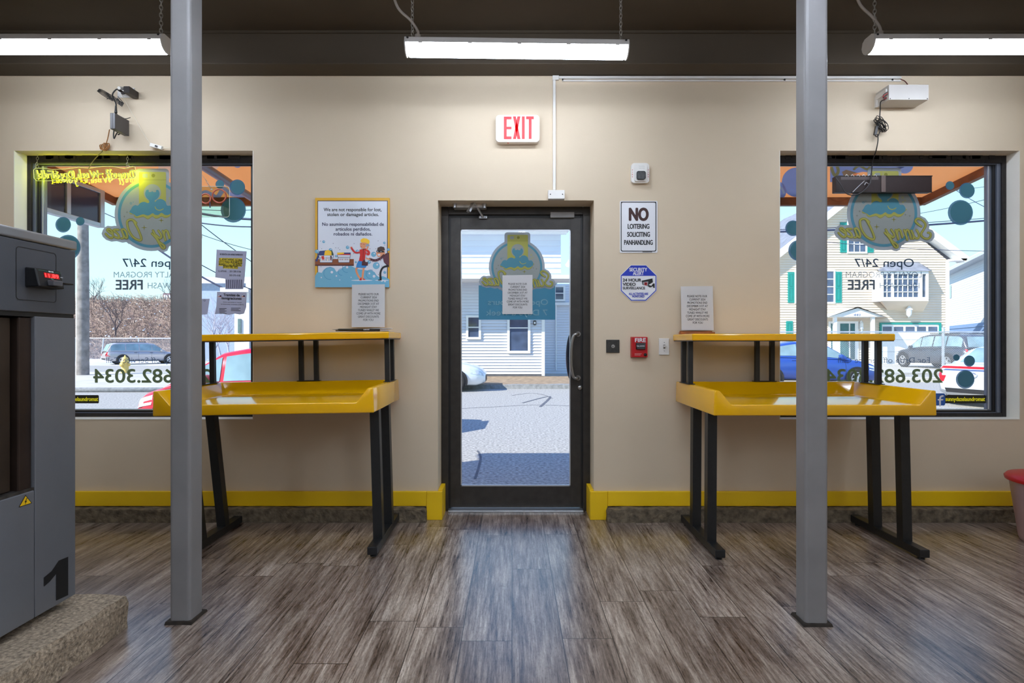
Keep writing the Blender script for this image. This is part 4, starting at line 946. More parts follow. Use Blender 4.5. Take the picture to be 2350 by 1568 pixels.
# paper notices taped to the left window
def flyer(name, label, pts, d=GL - 0.002):
    root = thing(name, label, 'paper notice', (PX(530, d), d, PZ(max(p[1] for p in pts), d)), 'flyers on the left window')
    MB().prism(pts, pixf(d), lambda u, v: pixf(d)(u, v) + Vector((0, 0.001, 0)), mat('flyer_paper', (196, 198, 220), 0.7, trans=0.3)).build('sheet', root)
    return root
ft = pixf(GL - 0.0032)
def ftext(b, s, a, c, base, cap, m=None, bold=0.0, shear=0.0): b.text(s, a, c, 0, cap, lambda u, v: ft(u, base - v + (u - 530) * 0.03), m or M_INK, bold, False, shear)
fl = flyer('apartment_flyer', 'flyer with yellow highlighted lines and tear-off tabs on the left window', [(497, 573), (566, 577), (561, 642), (558, 664), (517, 664), (517, 640), (494, 637)])
b = MB()
for a, c, y in ((503, 556, 598), (502, 556, 604), (502, 555, 610), (512, 546, 615.5)): b.poly([(a, y + 0.5), (c, y + 2), (c, y - 5), (a, y - 6)], pixf(GL - 0.0028), mat('highlighter', (232, 208, 40), 0.6))
b.build('highlight', fl)
b = MB(); ftext(b, 'SE RENTA UN APARTAMENTO', 504, 557, 586, 3.6, bold=0.02, shear=0.3)
for s, a, c, y in (('EL APARTAMENT ESTARA', 503, 556, 598), ('LISTO PARA MUDARSE EL', 502, 556, 604), ('PRIMERO (1ro) DE ENERO', 502, 555, 610), ('(01/01) DEL 2025', 512, 546, 615.5)): ftext(b, s, a, c, y, 4.4, bold=0.03)
ftext(b, 'LLAMAR', 501, 520, 625, 4); ftext(b, '201-280-0186', 527, 553, 625, 4); ftext(b, '203-570-4185', 526, 552, 634, 4)
b.build('lettering', fl)
b = MB()
for k in range(9): b.poly([(519 + k * 4.3, 642), (520.6 + k * 4.3, 642), (521.4 + k * 4.3, 662), (519.8 + k * 4.3, 662)], ft, M_PN)
b.build('tear_off_tab', fl)
fl = flyer('immigration_flyer', 'flyer headed Tramites de Inmigraciones above the left table shelf', [(498, 670), (566, 671), (565, 705), (560, 720), (550, 722), (538, 720), (525, 723), (510, 720), (493, 721), (497, 700)])
b = MB(); ftext(b, 'Tramites de', 513, 550, 680, 5.6, bold=0.03); ftext(b, 'Inmigraciones', 509, 554, 687.5, 5.6, bold=0.03)
ftext(b, 'Somos especialistas en tramites', 512, 555, 695, 2.4); ftext(b, 'de inmigraciones. La consulta es GRATIS.', 507, 560, 700, 2.4)
for k in range(5): b.poly([(503, 708 + k * 2.8), (520 - (k % 2) * 4, 708 + k * 2.8), (520 - (k % 2) * 4, 709 + k * 2.8), (503, 709 + k * 2.8)], ft, M_INK)
for k in range(3): b.poly([(530, 707 + k * 2.8), (552 - (k % 2) * 4, 707 + k * 2.8), (552 - (k % 2) * 4, 708 + k * 2.8), (530, 708 + k * 2.8)], ft, M_INK)
b.build('lettering', fl)
b = MB()
for x in (501, 555):
    b.poly([(x, 683), (x + 7, 683), (x + 7, 678), (x, 678)], ft, M_SGW); b.poly([(x, 681.7), (x + 7, 681.7), (x + 7, 680.4), (x, 680.4)], pixf(GL - 0.0036), M_RED); b.poly([(x + 3, 681), (x + 7, 681), (x + 7, 678), (x + 3, 678)], pixf(GL - 0.004), M_PN)
b.build('flag_print', fl)
fl = flyer('plain_flyer', 'plain flyer peeking out beside the left post on the window', [(452, 686), (481, 686), (476, 721), (452, 724)])
MB().lathe([(0.006, 0), (0.007, 0.001), (0.006, 0.002)], (PX(470, GL), GL - 0.003, PZ(690, GL)), (0, -1, 0), M_INK, 12).build('suction_cup', fl)

# ================================================================ neon panel in the left window
YN = 3.86
M_ACR = glass('clear_acrylic', (236, 240, 226), 0.06)
M_NEON = mat('neon_yellow', (250, 250, 120), 0.4, vary=0, emit=(236, 245, 20), estr=26.0)
M_NBACK = mat('neon_jacket', (196, 194, 130), 0.35, vary=0.05, emit=(240, 235, 110), estr=0.18)
ne = thing('neon_sign', 'yellow neon script panel hanging on two chains in the left window', 'neon sign', (PX(195, YN), YN, PZ(415, YN)))
b = MB()
top = [(77, 390), (82, 386), (100, 386), (120, 389), (150, 388), (180, 384), (205, 386), (235, 382), (258, 382), (285, 387), (305, 382), (310, 384)]
bot = [(312, 404), (308, 409), (280, 411), (250, 409), (225, 412), (190, 413), (150, 414), (110, 415), (84, 415), (78, 409)]
b.prism(top + bot, pixf(YN), pixf(YN + 0.004), M_ACR); b.build('acrylic_panel', ne)
b = MB(); b.tube([pixf(YN)(*p) for p in top + bot], 0.0016, mat('acrylic_edge', (214, 220, 150), 0.2, vary=0, emit=(220, 220, 110), estr=0.35), 5, True); b.build('panel_edge', ne)
def nz(x, y): return (60 + x / 6.912, 340 + y / 6.912)
# mirrored handwriting as seen from inside: "Drop off - Wash, Dry & Fold"
NS = [[(1660, 350), (1690, 470)], [(1690, 345), (1640, 360), (1625, 420), (1660, 470), (1710, 460), (1720, 400), (1690, 345)], [(1590, 400), (1600, 470)], [(1600, 400), (1570, 395)],
      [(1555, 400), (1520, 405), (1520, 450), (1545, 460), (1555, 400)], [(1480, 400), (1500, 500)], [(1480, 400), (1450, 410), (1460, 455), (1490, 450)],
      [(1410, 400), (1380, 410), (1385, 455), (1410, 450), (1410, 400)], [(1330, 340), (1310, 350), (1340, 480), (1320, 500)], [(1280, 345), (1260, 350), (1290, 480), (1275, 490)], [(1350, 400), (1250, 400)],
      [(1200, 400), (1130, 405)], [(1110, 350), (1120, 460), (1060, 370), (1050, 460), (990, 350)], [(965, 400), (930, 405), (930, 450), (960, 455)], [(960, 400), (975, 460)], [(900, 400), (870, 420), (900, 440), (880, 465)], [(825, 330), (850, 470)], [(845, 420), (810, 410), (820, 470)], [(785, 460), (775, 490)],
      [(700, 360), (720, 470)], [(725, 355), (670, 365), (650, 410), (680, 465), (735, 460), (740, 400), (725, 355)], [(630, 400), (645, 460)], [(635, 400), (605, 400)], [(580, 400), (570, 450), (540, 440)], [(535, 400), (570, 520), (600, 510)],
      [(450, 360), (480, 380), (440, 420), (470, 470), (500, 430), (420, 400)], [(400, 360), (420, 470)], [(410, 360), (330, 355)], [(400, 410), (350, 410)], [(320, 410), (290, 415), (300, 460), (330, 455), (320, 410)], [(255, 345), (275, 470)], [(225, 350), (250, 470)], [(220, 410), (180, 415), (190, 460), (230, 455)], [(150, 345), (180, 470), (160, 480)]]
b = MB(); c = MB()
for s in NS:
    q = smooth([P(*nz(*p), YN) for p in s], 4) if len(s) > 2 else [P(*nz(*p), YN) for p in s]
    b.tube([p + Vector((0, 0.012, 0)) for p in q], 0.0030, M_NEON, 6); c.tube([p + Vector((0, 0.0055, 0)) for p in q], 0.0050, M_NBACK, 6)
b.build('neon_tubing', ne, label='glowing yellow front side of the tubing'); c.build('tube_backing', ne)
for px_, pt in ((85, 356), (293, 357)):
    b = MB(); chain(b, P(px_ + (2 if px_ < 200 else 0), pt - 2, YN), P(px_ - 1, 380, YN), M_CHAIN, 0.022, 0.0014); b.tube([P(px_, 383, YN) + Vector((0.012 * math.cos(a), 0, 0.012 * math.sin(a))) for a in [2 * PI * i / 14 for i in range(14)]], 0.0014, M_CHAIN, 5, True)
    b.build('chain', ne)
M_BRC = mat('brown_cord', (150, 98, 44), 0.5, vary=0.3, scale=60)
b = MB(); b.tube(smooth([P(203, 388, YN - 0.004), P(215, 368, 3.84), P(235, 347, 3.765), P(241, 336, 3.755)], 5), 0.0026, mat('olive_cord', (140, 128, 70), 0.5), 6)
for k in range(7):
    a = k * 0.9; u = P(240 + 3 * math.sin(k * 1.7), 337 + 2 * math.cos(k * 2.1), 3.752)
    b.tube([u + Vector((0.030 * math.cos(t) * math.cos(a), 0.008 * math.sin(a + t), 0.017 * math.sin(t) + 0.02 * math.cos(t) * math.sin(a))) for t in [2 * PI * i / 14 for i in range(14)]], 0.0026, M_BRC, 5, True)
b.tube(smooth([P(242, 335, 3.752), P(247, 318, 3.75), P(251, 298, 3.73)], 4), 0.0026, M_BRC, 6)
b.build('supply_cord', ne, label='brown supply cord tied in a small bundle')

# outlet with plugs, power brick and cords
ol = thing('wall_outlet', 'white wall outlet plate high above the left window', 'outlet', (PX(290, 3.78), 3.78, PZ(224, 3.78)))
MB().box(PX(270, 3.775), 3.772, PZ(224.5, 3.775), PX(309, 3.775), 3.779, PZ(202, 3.775), M_WHITE, 0.002).build('plate', ol)
MB().box(PX(299, 3.77), 3.769, PZ(218, 3.77), PX(306, 3.77), 3.773, PZ(204, 3.77), mat('outlet_grey', (168, 166, 160), 0.5)).build('socket_face', ol)
M_BRK = mat('black_plug_plastic', (38, 32, 30), 0.42, vary=0.1)
ad = thing('plug_adapter', 'black plug adapter pushed into the outlet above the left window', 'plug', (PX(288, 3.72), 3.72, PZ(217, 3.75)))
MB().box(PX(283, 3.68), 3.68, PZ(213.0, 3.68), PX(297, 3.68), 3.771, PZ(197.5, 3.68), M_BRK, 0.003).build('adapter_body', ad)
b = MB(); b.cyl(P(282, 203, 3.70), P(273, 202, 3.66), 0.010, mat('clear_plug', (206, 202, 196), 0.3)); b.build('white_plug', ad)
b = MB(); b.cyl(P(282, 212, 3.72), P(272, 206, 3.69), 0.008, M_BRK); b.cyl(P(286, 213, 3.72), P(281, 214, 3.68), 0.009, M_BRK); b.build('black_plug', ad)
pb = thing('power_brick', 'black power brick hanging from its cord above the neon panel', 'power adapter', (PX(263, 3.7), 3.7, PZ(318, 3.72)))
b = MB(); x0, x1 = PX(252.3, 3.62), PX(264, 3.62); zb_, zt_ = PZ(296, 3.62), PZ(259, 3.62)
b._bev([(x0, 3.62, zb_), (x1, 3.62, zb_), (x1 + 0.004, 3.75, zb_), (x0 + 0.004, 3.75, zb_), (x0, 3.62, zt_), (x1, 3.62, zt_), (x1 + 0.004, 3.75, zt_), (x0 + 0.004, 3.75, zt_)],
       [(0, 3, 2, 1), (4, 5, 6, 7), (0, 1, 5, 4), (1, 2, 6, 5), (2, 3, 7, 6), (3, 0, 4, 7)], mat('brick_plastic', (62, 58, 60), 0.35, vary=0.08), 0.003, 2)
b.box((x0 + x1) / 2 - 0.001, 3.6193, zb_ + 0.003, (x0 + x1) / 2 + 0.001, 3.6205, zt_ - 0.003, M_BLACK); b.build('brick_body', pb)
b = MB(); b.lathe([(0.009, 0.0), (0.007, 0.02), (0.005, 0.045)], P(266, 259, 3.68), (0, 0, 1), M_CORD, 10)
b.tube(smooth([P(266, 248, 3.68), P(266, 238, 3.68), P(262, 228, 3.69)], 5), 0.0042, M_CORD, 7)
for k in range(4):                                                     # the folded bundle of flex
    o = Vector((0.0, -0.004 + 0.005 * (k - 2), 0.011 * (k - 1.5))); e = 0.016 * (k % 3)
    b.tube([p + o for p in smooth([P(262, 228, 3.69), P(238, 214 + k * 0.8, 3.70), P(227, 205 + k * 1.8, 3.70), P(238, 211 + k, 3.69), P(262, 226 + k, 3.69), P(280 + k % 3, 238 + k, 3.70), P(283 - k % 3, 240 + k * 0.8, 3.70), P(270, 227, 3.69)], 5)], 0.0024, M_CORD, 6)
b.tube(smooth([P(262, 229, 3.69), P(258, 217, 3.69), P(266, 206, 3.69), P(273, 205, 3.69)], 5), 0.0042, M_CORD, 7)
b.tube([P(245, 227, 3.70), P(258, 226, 3.69)], 0.0025, M_CORD, 5)
b.build('mains_cord', pb)
b = MB(); b.tube(smooth([P(262, 297, 3.67), P(260.5, 310, 3.67), P(262, 318, 3.67), P(268, 306, 3.70), P(274, 302, 3.74), P(275.5, 285, 3.76), P(272, 268, 3.76), P(264, 257, 3.70)], 6), 0.0036, M_CORD, 7)
b.tube(smooth([P(271, 309, 3.72), P(275, 306, 3.74), P(276, 292, 3.76), P(275, 275, 3.765)], 5), 0.0042, M_CORD, 7)
b.tube([P(275, 272, 3.75), P(291, 272.5, 3.75), P(299, 270, 3.74)], 0.0024, M_CORD, 6)
b.build('output_cord', pb)
b = MB(); b.tube(smooth([P(251.5, 297, 3.74), P(248, 315, 3.74), P(243, 332, 3.75)], 4), 0.0026, M_BRC, 6); b.build('brown_lead', pb)
ic = thing('inline_switch', 'white inline cord switch hanging beside the left post', 'cord switch', (PX(357, 3.75), 3.75, PZ(341, 3.75)))
b = MB(); b.obox(P(346, 332.5, 3.755), P(372, 340, 3.755), 0.018, 0.022, M_WHITE); b.build('switch_body', ic)
b = MB(); b.obox(P(356, 334.5, 3.743), P(361, 336.5, 3.743), 0.006, 0.010, M_BLACK); b.build('rocker', ic)
b = MB(); b.tube(smooth([P(273, 203, 3.70), P(285, 228, 3.75), P(300, 255, 3.772), P(312, 275, 3.772), P(330, 308, 3.772), P(346, 332, 3.757)], 5), 0.0018, mat('thin_white_cord', (224, 214, 196), 0.5), 5)
b.tube(smooth([P(372, 340, 3.757), P(384, 340, 3.765), P(410, 338, 3.77), P(440, 350, 3.78)], 5), 0.0018, MATS['thin_white_cord'], 5); b.build('thin_cord', ic)

# copper ring panel behind the left post
op = thing('ring_panel', 'clear acrylic panel with copper coloured rings right of the left post', 'neon sign', (PX(470, YN), YN, PZ(495, YN)))
MB().prism(rrect(PX(405, YN), PZ(498, YN), PX(525, YN), PZ(427, YN), 0.02, 5), wallf(YN + 0.01), wallf(YN + 0.014), M_ACR).build('acrylic_panel', op)
b = MB(); b.tube([wallf(YN + 0.009)(*p) for p in rrect(PX(405, YN), PZ(498, YN), PX(525, YN), PZ(427, YN), 0.02, 5)], 0.0016, mat('acrylic_pale_edge', (226, 236, 230), 0.2, vary=0), 5, True); b.build('panel_edge', op)
M_COP = mat('copper_tube', (196, 104, 84), 0.3, 0.3, vary=0.05)
for cx_, cy_, r in ((472, 456, 11), (503, 450, 15.5), (440, 455, 13)):
    b = MB(); b.tube([P(cx_ + r * math.cos(a), cy_ + r * math.sin(a), YN) for a in [2 * PI * i / 28 for i in range(28)]], 0.0052, M_COP, 7, True); b.build('ring_tube', op)
b = MB(); b.tube([P(481, 453, YN), P(482, 477, YN)], 0.004, mat('dark_tube', (50, 60, 92), 0.4), 6); b.build('stem_tube', op)
b = MB(); chain(b, P(471, 411, YN), P(485, 435, YN), M_CHAIN, 0.02, 0.0013); b.lathe([(0, -0.006), (0.008, 0), (0, 0.006)], P(485.5, 435, YN), (0, 1, 0), M_WHITE, 10); b.tube(smooth([P(471, 411, YN), P(455, 390, YN), P(440, 364, YN)], 3), 0.0013, M_CHAIN, 5); b.build('chain', op)

# black sign box in the right window with its cable
YL = 3.895
lb = thing('sign_box', 'black flat sign box with a cable hanging in the right window', 'sign', (PX(2029, YL), YL, PZ(442, YL)))
M_BOX = mat('dark_brown_metal', (38, 22, 22), 0.5, vary=0.15, scale=60, bump=0.1, bscale=300)
MB().box(PX(1918, YL - 0.03), YL - 0.03, PZ(441, YL - 0.03), PX(2139, YL - 0.03), YL + 0.015, PZ(404, YL - 0.03), M_BOX, 0.002).build('case', lb)
b = MB(); ya = YL - 0.031
b.box(PX(2022, ya), ya - 0.004, PZ(441, ya), PX(2032, ya), ya + 0.002, PZ(403, ya), mat('dull_zinc', (118, 104, 100), 0.4, 0.5), 0.001); b.build('hanger_strap', lb)
b = MB(); b.box(PX(1918, ya), ya - 0.001, PZ(405, ya), PX(2140, ya), ya + 0.001, PZ(403, ya), M_BRK); b.box(PX(1917, ya), ya - 0.001, PZ(442, ya), PX(2140, ya), ya + 0.001, PZ(440.5, ya), M_BLACK); b.build('case_edge', lb)
b = MB()
for k in range(4):
    zz_ = 407 + 1.8 * k; b.box(PX(1930, ya), ya - 0.001, PZ(zz_, ya), PX(2016, ya), ya + 0.001, PZ(zz_ - 0.7, ya), mat('vent_light_edge', (140, 130, 130), 0.4))
b.build('vent_slot', lb)
for k in range(6):
    x = 1940 + k * 13; b = MB(); b.tube(smooth([P(x, 404, ya), P(x + 3, 401, ya), P(x + 7, 405, ya)], 4), 0.0022, M_SGW, 5); b.build('wire_loop', lb)
b = MB()
b.tube(smooth([P(1917, 407, ya - 0.01), P(1930, 425, ya - 0.02), P(1940, 442, ya - 0.02), P(1956, 448, ya - 0.02), P(1975, 443, ya - 0.02), P(1990, 430, ya - 0.02), P(1998, 418, ya - 0.015)], 6), 0.0042, mat('grey_black_cable', (58, 54, 56), 0.4), 7)
b.tube(smooth([P(1957, 441, ya - 0.02), P(1970, 428, ya - 0.02), P(1984, 415, ya - 0.015)], 4), 0.0022, mat('pale_wire', (190, 186, 190), 0.4), 5); b.tube(smooth([P(1996, 424, ya - 0.015), P(1988, 419, ya - 0.015), P(1984, 425, ya - 0.02)], 4), 0.0022, MATS['pale_wire'], 5)
b.tube([P(1997, 419, ya - 0.015), P(2000, 398, ya - 0.015)], 0.0055, MATS['grey_black_cable'], 8)
b.build('cable_loop', lb)
b = MB(); b.tube(smooth([P(2000, 398, ya - 0.015), P(2003, 370, 3.83), P(2011, 344, 3.765), P(2015, 322, 3.755), P(2014, 308, 3.755)], 6), 0.0034, M_CORD, 7)
for k in range(9):
    a = 0.5 + 0.13 * math.sin(k * 2.3); o = P(2022 + 3.5 * math.sin(k * 1.3), 285 + 5 * math.cos(k * 1.9), 3.745 - 0.002 * (k % 4))
    b.tube([o + Vector(((0.036 - 0.003 * (k % 4)) * math.cos(t) * math.cos(a) - (0.008 + 0.003 * k) * math.sin(t) * math.sin(a), 0.018 * math.sin(t + k), -0.042 * math.cos(t) * math.sin(a + 0.5) - (0.006 + 0.003 * (k % 5)) * math.sin(t) * math.cos(a))) for t in [2 * PI * i / 16 for i in range(16)]], 0.0024, M_CORD, 6, True)
b.obox(P(2012, 290, 3.74), P(2008, 310, 3.74), 0.014, 0.016, M_BRK); b.tube(smooth([P(2008, 311, 3.74), P(2014, 314, 3.74), P(2020, 300, 3.74)], 4), 0.003, M_CORD, 6)
b.tube(smooth([P(2019, 268, 3.74), P(2020, 250, 3.73), P(2021, 234, 3.70), P(2030, 229, 3.67)], 5), 0.0036, M_CORD, 7)
b.build('supply_cable', lb, label='black supply cable tied in a knot')
wb = thing('power_supply_box', 'white metal power box high on the wall above the right window', 'power box', (PX(2085, 3.7), 3.7, 2.731))
YP = 3.648
b = MB(); b.box(PX(2040, YP), YP, PZ(229, YP), PX(2131.5, YP), 3.779, PZ(194, YP), mat('power_box_white', (196, 190, 184), 0.45, vary=0.03), 0.002); b.build('cover', wb)
b = MB()
for q in (2043, 2086, 2128): b.lathe([(0, -0.003), (0.003, -0.002), (0.003, 0)], P(q, 226.5, YP), (0, 1, 0), M_INK, 8)
b.build('screw', wb)
b = MB(); b.box(PX(2008, 3.775), 3.76, PZ(248, 3.775), PX(2012, 3.775), 3.779, PZ(224, 3.775), M_WHITE); b.box(PX(2034, 3.66), 3.665, PZ(214, 3.66), PX(2040, 3.66), 3.77, PZ(203, 3.66), M_WHITE); b.build('mounting_tab', wb)
b = MB()
for k, m in enumerate((M_CORD, M_RED, M_CORD)): b.tube(smooth([P(2037, 211 + 3 * k, 3.66), P(2028, 217 + 3 * k, 3.665), P(2027, 225, 3.67), P(2034, 226 - k, 3.66), P(2026, 230, 3.67)], 5), 0.0026, m, 6)
b.build('wiring', wb)
b = MB(); b.tube(smooth([P(2067, 182, 3.765), P(2076, 186, 3.76), P(2083, 194, 3.72)], 5), 0.003, mat('dark_red_wire', (92, 20, 16), 0.5), 6); b.build('red_lead', wb)

# ================================================================ washing machine and plinth
pl = rough_block(-3.2, 0.6, 0.0, -1.585, 2.349, 0.138, 0.030, 0.009, M_PLINTH, 9)
pl.build('concrete_plinth', None, 'low pitted concrete plinth under the grey washing machine', 'plinth')
XF = -1.74
M_MACH = mat('machine_grey', (118, 120, 126), 0.36, 0.25, vary=0.05, scale=4, bump=0.05, bscale=300)
M_MACHD = mat('machine_upper_grey', (82, 84, 90), 0.36, 0.25, vary=0.05, scale=4, bump=0.05, bscale=300)
wm = thing('washing_machine', 'large grey coin laundry washing machine marked 1', 'washing machine', (-2.1, 1.85, 0.139))
MB().box(-2.62, 1.46, 0.175, XF - 0.075, 2.268, 1.545, M_MACHD, 0.004).build('body', wm)
MB().box(-2.60, 1.47, 0.148, XF - 0.05, 2.25, 0.178, M_BLACK).build('base_frame', wm)
MB().box(-2.63, 1.455, 1.542, XF + 0.004, 2.274, 1.580, mat('machine_cap_grey', (150, 150, 152), 0.3, 0.6, vary=0.05), 0.008, 3).build('top_cap', wm)
up = MB().box(XF - 0.08, 1.46, 1.286, XF, 2.268, 1.540, M_MACHD, 0.003).build('control_panel', wm)
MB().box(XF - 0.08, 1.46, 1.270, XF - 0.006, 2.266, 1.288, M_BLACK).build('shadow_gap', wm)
MB().box(XF - 0.08, 2.076, 0.172, XF, 2.268, 1.272, M_MACH, 0.003).build('side_panel', wm)
lp = MB().box(XF - 0.08, 1.46, 0.172, XF, 2.073, 0.638, M_MACH, 0.003).build('lower_panel', wm)
M_GLB = mat('gloss_dark_brown', (36, 26, 22), 0.14, 0.2, vary=0.3, scale=3)
b = MB(); b.box(XF - 0.079, 1.46, 0.636, XF - 0.06, 2.076, 1.272, M_BLACK); b.box(XF - 0.075, 2.02, 0.64, XF - 0.012, 2.076, 1.268, mat('door_frame_brown', (58, 46, 40), 0.3, 0.4, vary=0.2), 0.006)
b.box(XF - 0.079, 1.46, 0.63, XF - 0.004, 2.076, 0.648, mat('worn_ledge', (70, 66, 62), 0.4, 0.4, vary=0.5, scale=40)); b.build('door_recess', wm)
b = MB(); n = 14; pr_ = [(1.50 + 0.40 * i / n, XF - 0.07 + 0.085 * math.sin(PI * i / n) ** 0.7) for i in range(n + 1)]
b.prism(pr_, lambda u, v: Vector((v, u, 0.66)), lambda u, v: Vector((v, u, 1.262)), M_GLB, True); dm = b.build('door', wm)
b = MB(); b.box(XF - 0.07, 1.905, 0.66, XF - 0.02, 1.955, 1.262, M_BLACK, 0.006); b.build('door_handle', dm)
MB().box(XF - 0.07, 1.962, 0.65, XF - 0.03, 2.008, 1.266, mat('brown_reveal', (64, 52, 42), 0.3, 0.3, vary=0.3, scale=5), 0.004).build('door_seal', wm)
fx = lambda d: (lambda u, v: Vector((XF + d, u, v)))
def my(px_): return -XF * F / (1175 - px_)
def mz(px_, py): return H - (py - 784) * my(px_) / F
# number 1
b = MB(); b.poly([(my(x), mz(x, y)) for x, y in ((156, 1278), (156, 1366), (128, 1379), (128, 1318), (114, 1335), (100, 1347), (100, 1326), (118, 1311), (134, 1287))], fx(0.001), M_INK); b.build('number_sticker', wm)
b = MB(); t3 = [(my(x), mz(x, y)) for x, y in ((58, 1136), (73, 1155), (42, 1165))]; cx = sum(p[0] for p in t3) / 3; cz = sum(p[1] for p in t3) / 3
b.poly(t3, fx(0.001), M_INK); b.poly([((p[0] - cx) * 0.84 + cx, (p[1] - cz) * 0.84 + cz) for p in t3], fx(0.0014), mat('hazard_yellow', (236, 190, 20), 0.4))
b.poly([(cx + 0.004, cz + 0.012), (cx - 0.005, cz - 0.001), (cx - 0.0005, cz - 0.001), (cx - 0.004, cz - 0.012), (cx + 0.006, cz + 0.003), (cx + 0.001, cz + 0.003), (cx + 0.008, cz + 0.012)], fx(0.0018), M_INK)
b.build('hazard_sticker', lp)
# payment plate and card reader
b = MB(); ro = rrect(my(36), 1.327, my(129), 1.516, 0.014, 5); ri = rrect(my(36) + 0.0024, 1.3294, my(129) - 0.0024, 1.5136, 0.012, 5); b.ring(ro, ri, fx(0.0008), M_BLACK); b.build('plate_outline', up)
y0, y1 = my(50) + 0.012, my(122) - 0.006
cr_ = MB()
cr_._bev([(XF, y0, 1.375), (XF + 0.05, y0 + 0.004, 1.378), (XF + 0.05, y1, 1.378), (XF, y1 + 0.004, 1.375), (XF, y0, 1.447), (XF + 0.035, y0 + 0.004, 1.444), (XF + 0.035, y1, 1.444), (XF, y1 + 0.004, 1.447)],
   [(0, 3, 2, 1), (4, 5, 6, 7), (0, 1, 5, 4), (1, 2, 6, 5), (2, 3, 7, 6), (3, 0, 4, 7)], mat('reader_black', (18, 18, 20), 0.35), 0.004, 2)
rd = cr_.build('card_reader', up)
fr_ = lambda u, v: Vector((XF + 0.0505 - (v - 1.378) * 0.227 + 0.0006, u, v))
b = MB(); yc0 = y0 + 0.035; b.poly([(yc0, 1.413), (yc0 + 0.068, 1.413), (yc0 + 0.068, 1.431), (yc0, 1.431)], fr_, mat('display_dark_red', (110, 4, 8), 0.3, emit=(190, 4, 10), estr=0.5)); dp = b.build('display', rd)
b = MB(); b.text('11.89', yc0 + 0.004, yc0 + 0.064, 1.415, 0.0135, lambda u, v: fr_(u, v) + Vector((0.0006, 0, 0)), mat('display_red', (255, 60, 60), 0.3, emit=(255, 50, 50), estr=2.2), 0.02); b.build('digits', dp)
b = MB(); b.poly([(y0 + 0.014, 1.437), (y1 - 0.004, 1.437), (y1 - 0.004, 1.438), (y0 + 0.014, 1.438)], fr_, mat('reader_green', (60, 130, 112), 0.4))
for k in range(3): b.poly(circ(yc0 + 0.026 + 0.008 * k, 1.4375, 0.003, 8), lambda u, v: fr_(u, v) + Vector((0.0005, 0, 0)), M_SGW)
b.poly([(yc0 + 0.024, 1.411), (yc0 + 0.034, 1.413), (yc0 + 0.042, 1.409), (yc0 + 0.034, 1.406)], fr_, MATS['reader_green']); b.poly([(yc0 + 0.074, 1.42), (yc0 + 0.086, 1.42), (yc0 + 0.086, 1.422), (yc0 + 0.074, 1.422)], fr_, M_SGW); b.build('printed_marks', rd)
b = MB(); b.box(XF + 0.04, y0 + 0.045, 1.384, XF + 0.068, y0 + 0.088, 1.404, mat('card_slot_grey', (84, 84, 88), 0.35), 0.003); b.build('card_slot', rd)
b = MB(); b.box(XF + 0.03, y0 + 0.07, 1.396, XF + 0.062, y1 + 0.028, 1.401, M_BLACK, 0.002); b.build('card', rd)

# red lidded bin at the right edge of the picture
bn = thing('waste_bin', 'pale bin with red lid at the right edge below the window', 'bin', (3.18, 3.3, 0.0))
b = MB(); M_BIN = mat('bin_pinkish_plastic', (190, 160, 160), 0.4, vary=0.1, scale=8); b.lathe([(0.0, 0.0), (0.175, 0.0), (0.185, 0.02), (0.228, 0.36), (0.232, 0.365)], (3.18, 3.3, 0.0), (0, 0, 1), M_BIN, 32); b.build('tub', bn)
b = MB(); b.lathe([(0.246, 0.358), (0.25, 0.374), (0.238, 0.388), (0.15, 0.40), (0.0, 0.405)], (3.18, 3.3, 0.0), (0, 0, 1), M_RED, 32); b.build('lid', bn)
b = MB()
for k in range(3):
    a0 = math.radians(196 + 9 * k); q = []
    for i in range(8): a = a0 + 0.06 * math.cos(i * PI / 4); zz_ = 0.29 - 0.06 * k + 0.02 * math.sin(i * PI / 4); r_ = 0.185 + (zz_ - 0.02) * 0.1265 + 0.001; q.append(Vector((3.18 + r_ * math.cos(a), 3.3 + r_ * math.sin(a), zz_)))
    b.add(q, [tuple(range(8))], M_INK)
b.build('printed_spot', bn)

# ================================================================ outdoors
from mathutils import noise
def G(px_, d, z=GR): return Vector((PX(px_, d), d, z))
M_ASPH = mat('worn_asphalt', (162, 158, 152), 0.9, vary=0.5, scale=26, bump=0.5, bscale=60)
M_DIRT = mat('leafy_dirt_verge', (150, 128, 104), 0.95, vary=0.4, scale=5, bump=0.9, bscale=30)
M_SIDE = mat('pale_sidewalk', (190, 184, 174), 0.9, vary=0.12, scale=2)
M_KERB = mat('granite_kerb', (140, 140, 140), 0.85, vary=0.25, scale=12)
M_SNOW = mat('snow', (236, 240, 248), 0.7, vary=0.03)
MB().box(-75, YE, GR - 0.1, 60, 95, GR, M_ASPH).build('street', kind='structure', loc=(0, 0, GR))
MB().box(-9, 18.6, GR - 0.05, 8.2, 22.9, GR + 0.13, M_DIRT).build('verge_ground', kind='structure')
MB().box(8.2, 21.4, GR - 0.05, 40, 23.4, GR + 0.15, M_SIDE).build('sidewalk', kind='structure')
MB().box(8.2, 23.4, GR - 0.05, 40, 33, GR + 0.24, M_SIDE).build('driveway_ground', kind='structure')
rough_block(-9, 18.35, GR - 0.02, 8.2, 18.6, GR + 0.14, 0.5, 0.02, M_KERB, 2).build('kerb', kind='structure')
b = MB(); isl = [(-26, 17.6), (-14.2, 17.2), (-10.4, 17.3), (-8.6, 19.5), (-10.0, 24.5), (-16, 26.2), (-26, 26.4)]
b.prism(isl, lambda u, v: Vector((u, v, GR + 0.13)), lambda u, v: Vector((u, v, GR - 0.02)), M_SIDE); b.build('sidewalk', kind='structure')
b = MB(); b.tube([Vector((x, y - 0.05, GR + 0.06)) for x, y in isl[:4]], 0.085, M_KERB, 6); b.build('kerb', kind='structure')
